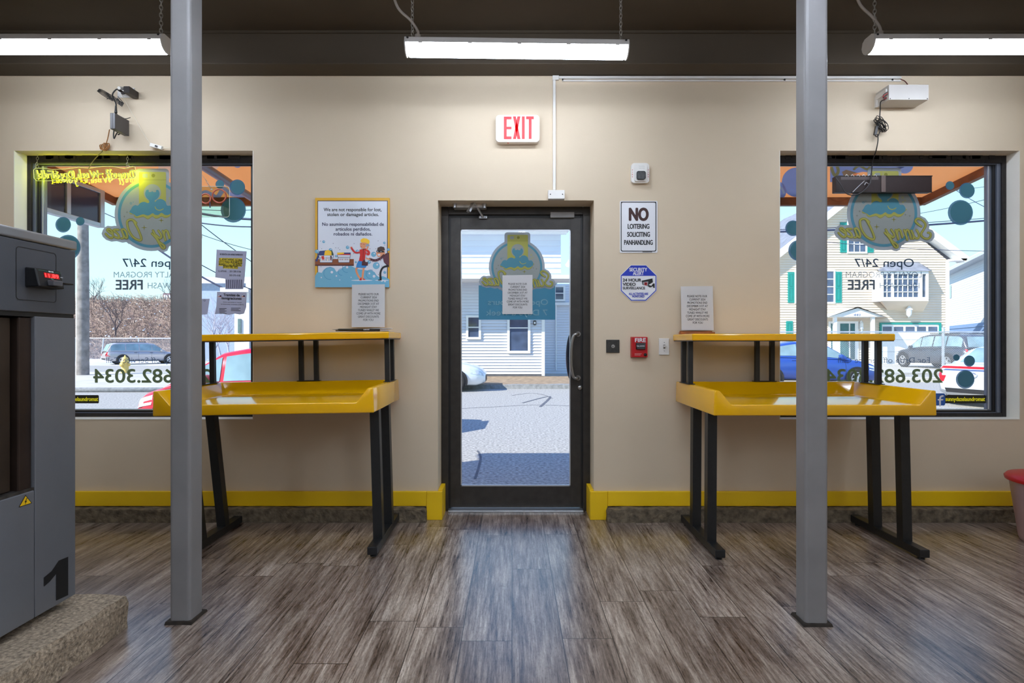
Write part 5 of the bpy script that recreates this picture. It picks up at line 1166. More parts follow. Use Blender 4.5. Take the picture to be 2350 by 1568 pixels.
MB().box(-60, 36.0, GR - 0.05, -14, 44, GR + 0.02, mat('snowy_verge', (196, 196, 200), 0.9, vary=0.25, scale=0.8)).build('verge_ground', kind='structure')
b = MB()                                             # dark cracks and patches in the road
for pts in ([(1175, 908), (1215, 903), (1245, 906), (1268, 915)], [(1060, 938), (1140, 934), (1222, 930), (1310, 932)], [(1200, 925), (1262, 910), (1240, 934)], [(1090, 1100), (1098, 1075), (1103, 1050), (1096, 1035)]):
    q = []
    for x, y in pts: d = (H - GR) * F / (y - 784); q.append((PX(x, d), d))
    b.ribbon(q, 0.03 if len(pts) > 3 else 0.07, lambda u, v: Vector((u, v, GR + 0.004)), mat('tar_filler', (92, 92, 98), 0.8, vary=0.2), 4)
b.build('road_marking', kind='structure')

# ---------------------------------------------------------------- awning on the outside wall
M_CANV = mat('orange_canvas', (248, 200, 150), 0.7, vary=0.05, scale=1.5, trans=0.55)
M_BEAM = mat('rusty_brown_steel', (128, 74, 34), 0.5, 0.2, vary=0.25, scale=12)
AX0, AX1, AY0, AY1 = -3.92, 4.05, YE + 0.02, 5.62
def az(y): return 2.765 - (y - AY0) * 0.1014
aw = thing('shop_awning', 'orange canvas awning outside over the shop windows', 'awning', (0, 4.1, 2.6))
b = MB(); b.add([(AX0, AY0, az(AY0)), (AX1, AY0, az(AY0)), (AX1, AY1, az(AY1)), (AX0, AY1, az(AY1)), (AX0, AY0, az(AY0) + 0.006), (AX1, AY0, az(AY0) + 0.006), (AX1, AY1, az(AY1) + 0.006), (AX0, AY1, az(AY1) + 0.006)], [(0, 3, 2, 1), (4, 5, 6, 7)], M_CANV); b.build('canvas', aw)
b = MB()
b.box(AX0, AY1 - 0.02, az(AY1) - 0.075, AX1, AY1 + 0.04, az(AY1) + 0.004, M_BEAM)
for x in (AX0, AX1): b.obox((x, AY0, az(AY0) - 0.04), (x, AY1, az(AY1) - 0.04), 0.05, 0.07, M_BEAM)
b.build('edge_beam', aw)
for x in (-1.75, 1.2):
    b = MB(); b.obox((x, AY0, az(AY0) - 0.03), (x, AY1, az(AY1) - 0.03), 0.05, 0.05, mat('grey_awning_pipe', (120, 122, 132), 0.4, 0.4)); b.build('rafter', aw)
b = MB(); b.tube([P(452, 372, 4.25), P(592, 463, 5.5)], 0.035, MATS['grey_awning_pipe'], 10); b.build('diagonal_strut', aw)
def aq(px_, py):
    y = (2.765 + AY0 * 0.1014 - H) / ((784 - py) / F + 0.1014); return Vector((PX(px_, y), y, az(y) - 0.002))
b = MB(); M_PUR = mat('awning_print_purple', (176, 182, 236), 0.7, vary=0.05); M_AYL = mat('awning_print_yellow', (226, 204, 130), 0.7, vary=0.04, trans=0.5); M_AWH = mat('awning_print_white', (240, 240, 240), 0.6, vary=0, trans=0.5)
for x, y, r in ((1828, 418, 34), (1783, 438, 22), (2076, 378, 20), (545, 375, 10)): b.poly(circ(x, y, r, 26), aq, M_PUR)
b.poly([(1905, 385), (1915, 372), (1960, 376), (2090, 376), (2070, 386), (2010, 396), (1980, 394), (1960, 398), (1935, 412), (1905, 418)], aq, M_PUR); b.poly([(1932, 394), (1942, 389), (1960, 394), (1972, 398), (1968, 412), (1940, 412)], lambda u, v: aq(u, v) - Vector((0, 0, 0.001)), M_CANV)
b.ribbon([(1906, 376), (1912, 396), (1918, 402), (1924, 390), (1916, 372)], 7, lambda u, v: aq(u, v) - Vector((0, 0, 0.0015)), M_AYL, 4); b.ribbon([(1960, 388), (1972, 380), (1990, 388), (2000, 376)], 5, lambda u, v: aq(u, v) - Vector((0, 0, 0.0015)), M_AYL, 4)
b.poly([(1990, 388), (2058, 387), (2066, 395), (2066, 410), (1990, 410)], lambda u, v: aq(u, v) - Vector((0, 0, 0.001)), M_AYL)
b.ribbon([(1784, 424), (1794, 432), (1799, 442)], 5, lambda u, v: aq(u, v) - Vector((0, 0, 0.0015)), M_AWH, 3)
for pts in ([(452, 452), (470, 440), (486, 446), (500, 452), (512, 436)], [(500, 450), (514, 432), (530, 446), (545, 448), (556, 452)]): b.ribbon(pts, 8, aq, M_PUR, 4)
for x, y, r in ((480, 372, 24), (385, 388, 22)): b.poly(circ(x, y, r, 20), aq, M_AWH)
b.build('printed_pattern', aw)
sb = thing('projecting_sign', 'dark boxed sign with pale frame hanging under the awning end, left window', 'sign', (-3.8, 4.7, 2.23))
M_DBX = mat('dark_blue_panel', (40, 48, 76), 0.15, 0.1, vary=0.25, scale=2)
b = MB(); b.box(-3.84, 4.16, 2.27, -3.80, 5.25, 2.56, M_DBX); b.build('panel', sb)
b = MB()
for a in ((4.18, 2.235, 5.235, 2.272), (4.18, 2.545, 5.235, 2.58), (5.235, 2.235, 5.29, 2.58), (4.14, 2.235, 4.18, 2.58), (4.84, 2.272, 4.885, 2.545)): b.box(-3.85, a[0], a[1], -3.785, a[2], a[3], mat('pale_sign_frame', (170, 182, 196), 0.35, 0.5, vary=0.06), 0.003)
b.build('sign_frame', sb)

# ---------------------------------------------------------------- houses
def siding(b, outline, fr, m, h=0.11, lap=0.022):
    """lapped boards filling a convex outline; fr(u, z, out)"""
    zs_ = [p[1] for p in outline]; z = min(zs_); zt = max(zs_); n = len(outline)
    def span(z):
        us = []
        for i in range(n):
            (a, c), (e, g) = outline[i], outline[(i + 1) % n]
            if (c - z) * (g - z) <= 0 and abs(g - c) > 1e-9: us.append(a + (e - a) * (z - c) / (g - c))
        return (min(us), max(us)) if len(us) > 1 else None
    while z < zt - 0.01:
        z2 = min(z + h, zt - 0.001); s0, s1 = span(z + 1e-4), span(z2)
        if s0 and s1:
            b.add([fr(s0[0], z, lap), fr(s0[1], z, lap), fr(s1[1], z2, 0), fr(s1[0], z2, 0), fr(s0[0], z, 0), fr(s0[1], z, 0)], [(0, 1, 2, 3), (4, 5, 1, 0)], m)
        z += h
M_TRIM = mat('white_house_trim', (232, 234, 236), 0.5, vary=0.03)
M_PANE = mat('dark_window_glass', (70, 84, 112), 0.08, vary=0.4, scale=2, spec=0.8)
M_TEALS = mat('teal_shutter_paint', (24, 140, 132), 0.45, vary=0.06)
def win(parent, x0, x1, z0, z1, y, nx=1, nz=2, tr=0.09, name='window'):
    b = MB()
    for a in ((x0 + tr, x1 - tr, z0, z0 + tr), (x0 + tr, x1 - tr, z1 - tr, z1), (x0, x0 + tr, z0, z1), (x1 - tr, x1, z0, z1)): b.box(a[0], y - 0.07, a[2], a[1], y, a[3], M_TRIM)
    for i in range(1, nx): xx = x0 + tr + (x1 - x0 - 2 * tr) * i / nx; b.box(xx - 0.018, y - 0.055, z0, xx + 0.018, y, z1, M_TRIM)
    for i in range(1, nz): zz_ = z0 + tr + (z1 - z0 - 2 * tr) * i / nz; b.box(x0, y - 0.055, zz_ - 0.022, x1, y, zz_ + 0.022, M_TRIM)
    w_ = b.build(name, parent)
    MB().box(x0 + tr * 0.5, y - 0.035, z0 + tr * 0.5, x1 - tr * 0.5, y - 0.028, z1 - tr * 0.5, M_PANE).build('pane', w_)
    return w_
def roofslab(parent, a, c, y0, y1, th_, m, edge):
    """sloping slab between the eave a=(x,z) and the ridge c=(x,z)"""
    a, c = Vector(a), Vector(c); n = Vector((-(c - a).y, (c - a).x)).normalized()
    if n.y < 0: n = -n
    b = MB(); q = [(a.x, a.y), (c.x, c.y), (c.x + n.x * th_, c.y + n.y * th_), (a.x + n.x * th_, a.y + n.y * th_)]
    b.prism(q, wallf(y0 + 0.04), wallf(y1), m); r = b.build('roof_slope', parent)
    b = MB(); q = [(a.x - n.x * 0.22, a.y - n.y * 0.22), (c.x - n.x * 0.22, c.y - n.y * 0.22), (c.x + n.x * th_, c.y + n.y * th_), (a.x + n.x * th_, a.y + n.y * th_)]
    b.prism(q, wallf(y0), wallf(y0 + 0.05), edge); q = q[:2] + [(c.x - n.x * 0.01, c.y - n.y * 0.01), (a.x - n.x * 0.01, a.y - n.y * 0.01)]; b.prism(q, wallf(y0 + 0.05), wallf(y0 + 0.62), edge); b.build('rake_board', r)

# tan clapboard house across the street
yh = 33.0
hx = lambda p: PX(p, yh)
hz = lambda p: PZ(p, yh)
th_ = thing('tan_house', 'tan clapboard house with teal shutters and garage across the street', 'house', (20.3, yh, GR + 0.2))
M_TAN = mat('tan_clapboard', (230, 214, 196), 0.7, vary=0.03, scale=1)
M_SHIN = mat('grey_shingles', (126, 130, 142), 0.85, vary=0.25, scale=3)
out = [(hx(1774), GR + 0.2), (hx(2176), GR + 0.2), (hx(2176), hz(600)), (hx(1977), hz(436)), (hx(1774), hz(596))]
b = MB(); siding(b, out, lambda u, z, d: Vector((u, yh - d, z)), M_TAN, 0.145, 0.055)
b.add([(out[1][0], yh, out[1][1]), (out[1][0], yh + 9, out[1][1]), (out[1][0], yh + 9, out[2][1]), (out[1][0], yh, out[2][1])], [(0, 1, 2, 3)], M_TAN); b.add([(out[0][0], yh, out[0][1]), (out[0][0], yh + 9, out[0][1]), (out[0][0], yh + 9, out[4][1]), (out[0][0], yh, out[4][1])], [(0, 1, 2, 3)], M_TAN)
b.build('clapboard_wall', th_)
rid = (hx(1977), hz(428)); roofslab(th_, (hx(1754), hz(604)), rid, yh - 0.5, yh + 9.3, 0.14, M_SHIN, M_TRIM); roofslab(th_, (hx(2205), hz(597)), rid, yh - 0.5, yh + 9.3, 0.14, M_SHIN, M_TRIM)
b = MB(); b.box(hx(2169), yh - 0.06, GR + 0.2, hx(2177), yh + 0.05, hz(600), M_TRIM); b.box(hx(2174), yh - 0.5, hz(601), hx(2204), yh + 0.1, hz(596), M_TRIM); b.build('corner_board', th_)
def shut(x0, x1, y0, y1):
    b = MB(); b.box(hx(x0), yh - 0.08, hz(y1), hx(x1), yh - 0.02, hz(y0), M_TEALS)
    xm = hx(x1) - hx(x0); zz_ = [hz(y1) + 0.12, (hz(y0) + hz(y1)) / 2 - 0.04, (hz(y0) + hz(y1)) / 2 + 0.04, hz(y0) - 0.12]
    for k in (0, 2): b.box(hx(x0) + 0.09, yh - 0.088, zz_[k], hx(x1) - 0.09, yh - 0.079, zz_[k + 1], mat('teal_panel', (18, 116, 110), 0.45)); b.box(hx(x0) + 0.12, yh - 0.094, zz_[k] + 0.03, hx(x1) - 0.12, yh - 0.085, zz_[k + 1] - 0.03, M_TEALS)
    b.build('shutter', th_)
for x0, x1, y0, y1 in ((1927, 1942, 511, 580), (1988, 2003, 511, 580), (1807, 1822, 625, 695), (1915, 1930, 624, 695), (1803, 1818, 737, 790)): shut(x0, x1, y0, y1)
win(th_, hx(1942), hx(1988), hz(582), hz(505), yh - 0.03, 3, 4); win(th_, hx(1822), hx(1915), hz(697), hz(620), yh - 0.03, 4, 4)
# bay window
by = yh - 0.85; bay = MB()
for a in ((2022, 2131, 622, 629), (2022, 2131, 682, 691), (2022, 2028, 629, 682), (2047, 2052, 629, 682), (2109, 2117, 629, 682), (2126, 2131, 629, 682)): bay.box(PX(a[0], by), by, PZ(a[3], by), PX(a[1], by), yh, PZ(a[2], by), M_TRIM)
bw = bay.build('bay_window', th_)
b = MB(); b.box(PX(2026, by), by + 0.08, PZ(686, by), PX(2128, by), by + 0.1, PZ(624, by), M_PANE); b.build('pane', bw)
b = MB()
for x in (2037, 2062, 2073, 2085, 2097): b.box(PX(x, by) - 0.02, by + 0.04, PZ(685, by), PX(x, by) + 0.02, by + 0.07, PZ(625, by), M_TRIM)
for y in (640, 655, 670): b.box(PX(2027, by), by + 0.04, PZ(y, by) - 0.02, PX(2112, by), by + 0.07, PZ(y, by) + 0.02, M_TRIM)
b.build('glazing_bar', bw)
b = MB(); b.add([P(2018, 622, by - 0.1), P(2134, 622, by - 0.1), P(2138, 620, yh), P(2012, 620, yh), P(2042, 602, yh - 0.02), P(2108, 602, yh - 0.02)], [(0, 1, 5, 4), (1, 2, 5), (3, 0, 4)], M_SHIN); b.build('bay_roof', bw)
b = MB(); b.add([P(2024, 690, by), P(2131, 690, by), P(2118, 716, yh - 0.02), P(2036, 712, yh - 0.02), P(2134, 688, yh - 0.02), P(2014, 688, yh - 0.02)], [(0, 1, 2, 3), (1, 4, 2), (5, 0, 3)], M_TAN); b.build('bay_skirt', bw)
# entrance portico
py_ = yh - 1.3
pt = MB(); pq_ = lambda x, y: (PX(x, py_), PZ(y, py_))
pt.prism([pq_(1903, 727), pq_(2033, 727), pq_(1969, 707)], wallf(py_), wallf(yh), M_TRIM); pk = pt.build('portico_gable', th_)
b = MB(); b.add([P(1896, 729, py_ - 0.15), P(1969, 704, py_ - 0.15), P(2036, 728, py_ - 0.15), P(1969, 704, yh), P(1896, 729, yh), P(2036, 728, yh)], [(0, 1, 3, 4), (1, 2, 5, 3)], M_SHIN); b.build('portico_roof', pk)
b = MB(); b.text('441', PX(1958, py_), PX(1974, py_), PZ(727.5, py_) + 0.05, 0.13, wallf(py_ - 0.02), mat('house_number_blue', (70, 88, 140), 0.5), 0.0, False, 0.15); b.build('house_number', pk)
for x in (1918, 2005): b = MB(); b.box(PX(x - 3.5, py_ + 0.1), py_ + 0.1, GR + 0.2, PX(x + 3.5, py_ + 0.1), py_ + 0.28, PZ(727, py_), M_TRIM, 0.02); b.build('porch_column', th_)
b = MB(); b.box(hx(1900), yh - 0.1, GR + 0.2, hx(1968), yh - 0.02, hz(738), M_TRIM); ed = b.build('entry_door', th_)
for x0, x1 in ((1905, 1916), (1926, 1945), (1949, 1959)): b = MB(); b.box(hx(x0), yh - 0.13, GR + 0.5, hx(x1), yh - 0.09, hz(743), mat('teal_door_glass', (44, 96, 104), 0.15, vary=0.3, scale=3)); b.build('door_panel', ed)
b = MB(); b.box(hx(1973) - 0.09, yh - 0.22, hz(757), hx(1973) + 0.09, yh - 0.04, hz(742), M_TRIM, 0.03); b.lathe([(0.02, 0), (0.12, 0.04), (0.0, 0.2)], (hx(1973), yh - 0.14, hz(743)), (0, 0, 1), M_TRIM, 8); b.build('wall_lantern', th_)
# garage door
b = MB()
for a in ((2017, 2157, 741, 745), (2017, 2021, 745, 850), (2152, 2157, 745, 850)): b.box(hx(a[0]), yh - 0.12, max(GR + 0.2, hz(a[3])), hx(a[1]), yh - 0.02, hz(a[2]), M_TEALS)
gd = b.build('garage_frame', th_)
b = MB(); b.box(hx(2021), yh - 0.08, GR + 0.2, hx(2152), yh - 0.03, hz(745), M_TRIM)
for z in (0.9, 1.6, 2.2): b.box(hx(2021), yh - 0.085, hz(745) - z, hx(2152), yh - 0.079, hz(745) - z + 0.03, mat('panel_groove', (170, 176, 186), 0.5))
gdoor = b.build('garage_door', gd)
for k in range(5): x = 2022 + k * 26; b = MB(); b.box(hx(x) + 0.05, yh - 0.1, hz(762), hx(x + 22), yh - 0.078, hz(750), M_PANE); b.build('garage_pane', gdoor)
b = MB(); b.lathe([(0.05, 0), (0.12, 0.10), (0.15, 0.36), (0.20, 0.39), (0.09, 0.54), (0.0, 0.66)], P(2086, 727, yh - 0.45), (0, 0, 1), M_TRIM, 8, False); b.obox(P(2084, 728, yh), P(2086, 727, yh - 0.45), 0.06, 0.06, M_TRIM); b.build('wall_lantern', th_)

# big pale house seen through the door
y2 = 22.9
dx_ = lambda p: PX(p, y2)
dz_ = lambda p: PZ(p, y2)
wh = thing('blue_house', 'pale blue clapboard house seen straight through the door glass', 'house', (-2, y2, GR + 0.15))
M_BSID = mat('pale_blue_clapboard', (214, 218, 230), 0.65, vary=0.03, scale=1)
b = MB(); siding(b, [(-8, GR + 0.22), (dx_(1245), GR + 0.22), (dx_(1245), dz_(640)), (-8, dz_(640))], lambda u, z, d: Vector((u, y2 - d, z)), M_BSID, 0.12, 0.045); b.build('lower_wall', wh)
b = MB(); siding(b, [(-8, dz_(640)), (dx_(1287), dz_(640)), (dx_(1287), dz_(525)), (-8, dz_(525))], lambda u, z, d: Vector((u, y2 - d, z)), M_BSID, 0.22, 0.05)
b.add([(dx_(1287), y2, dz_(640)), (dx_(1287), y2 + 9, dz_(640)), (dx_(1287), y2 + 9, dz_(525)), (dx_(1287), y2, dz_(525))], [(0, 1, 2, 3)], M_BSID); b.build('upper_wall', wh)
b = MB(); y3 = 25.5; siding(b, [(dx_(1245), GR + 0.1), (5.5, GR + 0.1), (5.5, PZ(652, y3)), (dx_(1245), PZ(652, y3))], lambda u, z, d: Vector((u, y3 - d, z)), M_BSID, 0.115, 0.025); b.add([(dx_(1245), y2, GR), (dx_(1245), y3, GR), (dx_(1245), y3, dz_(640)), (dx_(1245), y2, dz_(640))], [(0, 1, 2, 3)], M_BSID); b.build('recessed_wall', wh)
b = MB(); b.box(dx_(1243), y2 - 0.06, GR + 0.15, dx_(1250), y2 + 0.08, dz_(648), M_TRIM); b.box(-8, y2 - 1.5, dz_(649), dx_(1262) + 2, y2 + 0.1, dz_(641), M_TRIM); b.box(-8, y2 - 0.12, dz_(538), dx_(1300), y2 + 0.1, dz_(530), M_TRIM); b.box(-8, y2 - 0.03, GR - 0.05, dx_(1247), y2 + 0.2, GR + 0.25, mat('foundation_grey', (92, 92, 98), 0.9, vary=0.2)); b.build('trim_board', wh)
b = MB(); b.add([(-9, y2 - 0.7, dz_(531)), (dx_(1304), y2 - 0.7, dz_(531)), (dx_(1304), y2 + 5, dz_(531) + 3), (-9, y2 + 5, dz_(531) + 3), (-9, y2 + 9.7, dz_(531)), (dx_(1304), y2 + 9.7, dz_(531))], [(0, 1, 2, 3), (3, 2, 5, 4)], M_SHIN); b.box(-9, y2 - 0.7, dz_(533), dx_(1304), y2 + 0.2, dz_(529), M_TRIM); b.build('roof', wh)
win(wh, dx_(1070), dx_(1104), dz_(779), dz_(724), y2 - 0.03, 1, 2); win(wh, dx_(1164), dx_(1217), dz_(811), dz_(695), y2 - 0.03, 1, 2, 0.10)
win(wh, PX(1270, y3), PX(1297, y3), PZ(692, y3), PZ(655, y3), y3 - 0.03, 1, 2)
b = MB(); b.tube([P(1276, 700, y3 - 0.1), P(1276, 850, y3 - 0.1)], 0.035, M_TRIM, 8); b.box(PX(1262, y3), y3 - 0.16, PZ(701, y3), 5.4, y3, PZ(695, y3), M_TRIM); b.build('downspout', wh)
b = MB(); b.box(dx_(1224), y2 - 0.16, dz_(746), dx_(1230), y2 - 0.03, dz_(736), M_INK, 0.01); b.box(dx_(1225.4), y2 - 0.17, dz_(744), dx_(1228.6), y2 - 0.1, dz_(739), M_TRIM); b.build('wall_lantern', wh)

# white and grey-blue house at the right
A_, B_ = Vector((34.6, 45, 0)), Vector((28.0, 32.2, 0)); dr_ = (B_ - A_).normalized(); nr_ = Vector((dr_.y, -dr_.x, 0)); nr_ = nr_ if nr_.x < 0 else -nr_
gh = thing('white_house', 'white house with blue-grey lower boards beyond the tan house', 'house', (31, 39, GR))
ln_ = (B_ - A_).length
def gf(u, z, d): q = A_ + dr_ * u + nr_ * d; return Vector((q.x, q.y, z))
M_WSID = mat('white_clapboard', (232, 234, 238), 0.6, vary=0.02)
M_BLG = mat('blue_grey_boards', (120, 146, 186), 0.6, vary=0.05)
b = MB(); siding(b, [(-3, 2.35), (ln_, 2.35), (ln_, 6.7), (-3, 6.7)], gf, M_WSID, 0.16, 0.012); b.build('upper_wall', gh)
b = MB(); siding(b, [(-3, GR + 0.1), (ln_, GR + 0.1), (ln_, 2.4), (-3, 2.4)], lambda u, z, d: gf(u, z, d + 0.05), M_BLG, 0.30, 0.04); b.build('lower_wall', gh)
b = MB(); b.add([gf(-3.4, 6.65, 0.6), gf(ln_ + 0.4, 6.65, 0.6), gf(ln_ + 0.4, 9.4, -4), gf(-3.4, 9.4, -4), gf(-3.4, 6.45, 0.6), gf(ln_ + 0.4, 6.45, 0.6), gf(ln_ + 0.4, 6.4, 0), gf(-3.4, 6.4, 0)], [(0, 1, 2, 3), (0, 4, 5, 1), (4, 7, 6, 5)], mat('pale_roof', (206, 212, 218), 0.7, vary=0.05)); b.build('roof', gh)
b = MB(); b.add([gf(0.3, 4.6, 0.05), gf(0.8, 4.6, 0.05), gf(0.8, 5.6, 0.05), gf(0.3, 5.6, 0.05)], [(0, 1, 2, 3)], mat('pale_pane', (176, 216, 226), 0.2)); b.build('window', gh)

# buildings far to the left
lh = thing('white_cottage', 'white building corner behind the parked blue car', 'house', (PX(580, 30), 30, GR))
b = MB(); b.box(PX(538, 30), 30, GR, PX(572, 30), 36, PZ(668, 30), M_WSID); b.build('front_wall', lh)
b = MB(); siding(b, [(PX(572, 30), GR), (PX(700, 30), GR), (PX(700, 30), PZ(664, 30)), (PX(572, 30), PZ(664, 30))], lambda u, z, d: Vector((u, 30.3 - d, z)), M_BLG, 0.12, 0.02); b.build('side_wall', lh)
b = MB(); b.box(PX(505, 29.6), 29.6, PZ(670, 29.6), PX(570, 29.6), 36, PZ(660, 29.6), M_TRIM); b.box(PX(560, 29.6), 29.8, PZ(662, 29.6), PX(720, 29.6), 36.5, PZ(638, 29.6), M_TRIM); b.build('roof', lh)
b = MB(); b.box(PX(547, 30), 29.93, PZ(765, 30), PX(554, 30), 30.02, PZ(732, 30), mat('grey_green_pane', (96, 118, 122), 0.2, vary=0.2)); b.build('window', lh)
fb = thing('flat_roofed_building', 'grey flat roofed building behind the apartment flyer', 'building', (PX(520, 44), 44, GR))
b = MB(); b.box(PX(440, 44), 44, GR, PX(590, 44), 50, PZ(648, 44), mat('blue_grey_wall', (150, 164, 186), 0.7, vary=0.08)); b.build('wall', fb)
b = MB(); b.box(PX(436, 43.6), 43.6, PZ(650, 43.6), PX(592, 43.6), 50.5, PZ(636, 43.6), M_TRIM); b.build('roof', fb)
wr = thing('warehouse', 'long pale warehouse roof beyond the brown hillside', 'building', (PX(327, 75), 75, 3))
b = MB(); b.box(PX(285, 75), 75, GR, PX(360, 75), 85, PZ(704, 75), mat('pale_blue_metal', (176, 200, 222), 0.5, vary=0.04)); b.build('wall', wr)
b = MB(); b.add([P(282, 692, 74.5), P(366, 703, 74.5), P(366, 706, 74.5), P(282, 704, 74.5), P(290, 688, 84), P(362, 697, 84)], [(0, 1, 2, 3), (0, 4, 5, 1)], MATS['pale_blue_metal']); b.build('roof', wr)
tw = thing('brick_tower', 'brick tower block on the skyline beside the left post', 'building', (PX(384, 90), 90, 2))
b = MB(); b.box(PX(374, 90), 90, GR, PX(396, 90), 96, PZ(673, 90), mat('tower_brick', (120, 96, 106), 0.8, vary=0.1)); b.build('wall', tw)
for x in (377, 382, 388): b = MB(); b.box(PX(x, 90), 89.9, PZ(688, 90), PX(x + 3, 90), 90.05, PZ(677, 90), M_TRIM); b.build('window', tw)

# ---------------------------------------------------------------- hillside, trees, pole, fences
b = MB(); nx, ny = 60, 26; vs = []
M_HILL = mat('brown_winter_brush', (136, 114, 104), 0.95, vary=0.4, scale=2.5, bump=1.0, bscale=12)
for j in range(ny + 1):
    for i in range(nx + 1):
        x = -66 + 50 * i / nx; y = 44 + 24 * j / ny; t = j / ny
        z = GR + 5.6 * (1 - (1 - min(1, t * 1.5)) ** 1.6) + 0.55 * noise.noise(Vector((x * 0.5, y * 0.5, 0))) * (0.2 + t) - max(0, (x + 36) * 0.05)
        vs.append((x, y, z))
b.add(vs, [(j * (nx + 1) + i, j * (nx + 1) + i + 1, (j + 1) * (nx + 1) + i + 1, (j + 1) * (nx + 1) + i) for j in range(ny) for i in range(nx)], M_HILL, True); b.build('hill', kind='structure')
def hill_z(x, y):
    t = (y - 44) / 24; return GR + 5.6 * (1 - (1 - min(1, t * 1.5)) ** 1.6) + 0.55 * noise.noise(Vector((x * 0.5, y * 0.5, 0))) * (0.2 + t) - max(0, (x + 36) * 0.05)
b = MB(); M_STEM = mat('brown_stems', (152, 128, 118), 0.9, vary=0.25, scale=1.0); M_STEM2 = mat('dark_stems', (96, 82, 82), 0.9, vary=0.3); M_STEM3 = mat('pale_stems', (186, 164, 150), 0.9, vary=0.2)
rs = random.Random(3)
for k in range(7000):
    y = 44.2 + 15 * rs.random() ** 1.2; px_ = rs.uniform(120, 480); x = PX(px_, y); z = hill_z(x, y)
    h_ = rs.uniform(0.15, 0.8); q = Vector((x, y, z - 0.05)); g_ = rs.uniform(-0.8, 0.8); wv = 0.010 + 0.010 * rs.random()
    t = q + Vector((g_ * 0.45, rs.uniform(-0.3, 0.2), h_)); t2 = t + Vector((g_ * 0.7, rs.uniform(-0.2, 0.2), h_ * rs.uniform(-0.3, 0.5)))
    mm = M_STEM if k % 10 < 5 else (M_STEM2 if k % 10 < 8 else M_STEM3); up_v = Vector((0, 0, wv)); sd_v = Vector((wv, 0, 0))
    b.add([q - sd_v, q + sd_v, t + sd_v + up_v, t - sd_v, t2 + up_v, t2 - up_v], [(0, 1, 2, 3), (3, 2, 4, 5)], mm)
b.build('brush_undergrowth', None, 'brown leafless brush covering the hillside', 'undergrowth', kind='stuff')
b = MB()
for k in range(130):
    y = 43.5 + 13 * rs.random() ** 1.3; x = PX(rs.uniform(190, 480), y); z = hill_z(x, y) + rs.uniform(0.1, 0.6) if y > 44 else GR + 0.05
    for j in range(rs.choice((1, 1, 2, 3))):
        r = rs.uniform(0.03, 0.11); b.lathe([(0, -r * 0.5), (r, -r * 0.1), (r * 0.6, r * 0.5), (0, r * 0.6)], (x + rs.uniform(-0.2, 0.2), y, z + rs.uniform(-0.1, 0.1)), (rs.uniform(-1, 1), rs.uniform(-0.6, 0.2), 0.8), M_SNOW, 6)
for k in range(60):
    y = rs.uniform(42.3, 44.5); x = PX(rs.uniform(195, 400), y); r = rs.uniform(0.25, 0.8)
    b.lathe([(r, -0.05), (r * 0.8, r * 0.16), (r * 0.4, r * 0.24), (0, r * 0.27)], (x, y, GR + 0.02), (0, 0, 1), M_SNOW, 9)
b.build('snow', None, 'scattered snow clumps on the hillside and fence line', 'snow', kind='stuff')
def tree(label, base, hgt, seed, m, grp='bare winter trees', sp=0.55, depth=5):
    r = random.Random(seed); root = thing('bare_tree', label, 'tree', base, grp); tk = MB(); br_ = MB()
    def grow(p, d, l, rad, n):
        q = [p]; dd = d.copy()
        for i in range(3): dd = (dd + Vector((r.uniform(-1, 1), r.uniform(-1, 1), r.uniform(-0.3, 0.6))) * 0.16).normalized(); q.append(q[-1] + dd * l / 3)
        (tk if n == depth else br_).tube(q, [rad, rad * 0.9, rad * 0.8, rad * 0.65], m, 5)
        if n == 0: return
        for k in range(3 if n > 2 else 2 + (r.random() < 0.5)):
            v = (dd + Vector((r.uniform(-1, 1), r.uniform(-1, 1), r.uniform(-0.1, 0.7))) * sp * 1.5).normalized(); grow(q[-1] if k < 2 else q[2], v, l * r.uniform(0.62, 0.85), rad * 0.58, n - 1)
    grow(Vector(base), Vector((0, 0, 1)), hgt * 0.34, hgt * 0.02, depth)
    tk.build('trunk', root); br_.build('branches', root); return root
M_BARK = mat('grey_brown_bark', (96, 82, 82), 0.9, vary=0.2); M_FROST = mat('frosted_bark', (176, 172, 186), 0.9, vary=0.2)
x = PX(265, 47); tree('bare tree rising from the brown hillside, left window', (x, 47, hill_z(x, 47) - 0.2), 4.6, 11, M_BARK)
x = PX(212, 56); tree('low dark bare thicket tree behind the utility pole', (x, 56, hill_z(x, 56) - 0.4), 3.4, 5, M_BARK)
x = PX(395, 52); tree('bare tree by the skyline tower, mostly behind the left post', (x, 52, hill_z(x, 52) - 0.3), 4.2, 17, M_BARK)
for k, (p, d, h_, lb) in enumerate(((492, 38, 4.2, 'snow dusted tree nearest the left post, below the flyers'), (510, 40, 3.9, 'snow dusted tree in the middle of the gap below the flyers'), (528, 39, 3.7, 'snow dusted tree touching the white building corner'))):
    tree(lb, (PX(p, d), d, GR), h_, 30 + k, M_FROST, 'snow dusted trees', 0.6)
up_ = thing('utility_pole', 'weathered wooden utility pole beside the washing machine', 'utility pole', (PX(190, 23.8), 23.8, GR))
b = MB(); b.tube([(PX(190, 23.8), 23.8, GR), (PX(190, 23.8) + 0.02, 23.8, 3), (PX(190, 23.8), 23.8, 9.5)], [0.23, 0.215, 0.17], mat('weathered_pole_wood', (136, 130, 128), 0.9, vary=0.35, scale=4, bump=0.4, bscale=9), 14); b.build('shaft', up_)
b = MB(); b.box(PX(190, 23.8) - 1.2, 23.55, 8.6, PX(190, 23.8) + 1.2, 23.7, 8.75, MATS['weathered_pole_wood']); b.build('crossarm', up_)
b = MB(); b.tube([(PX(177, 23.7), 23.7, GR), (PX(177, 23.7), 23.7, 3.2)], 0.05, mat('pale_riser_pipe', (206, 204, 200), 0.5), 8); b.build('riser_pipe', up_)
M_GALV = mat('galvanised_wire', (206, 210, 216), 0.35, 0.6, vary=0.08)
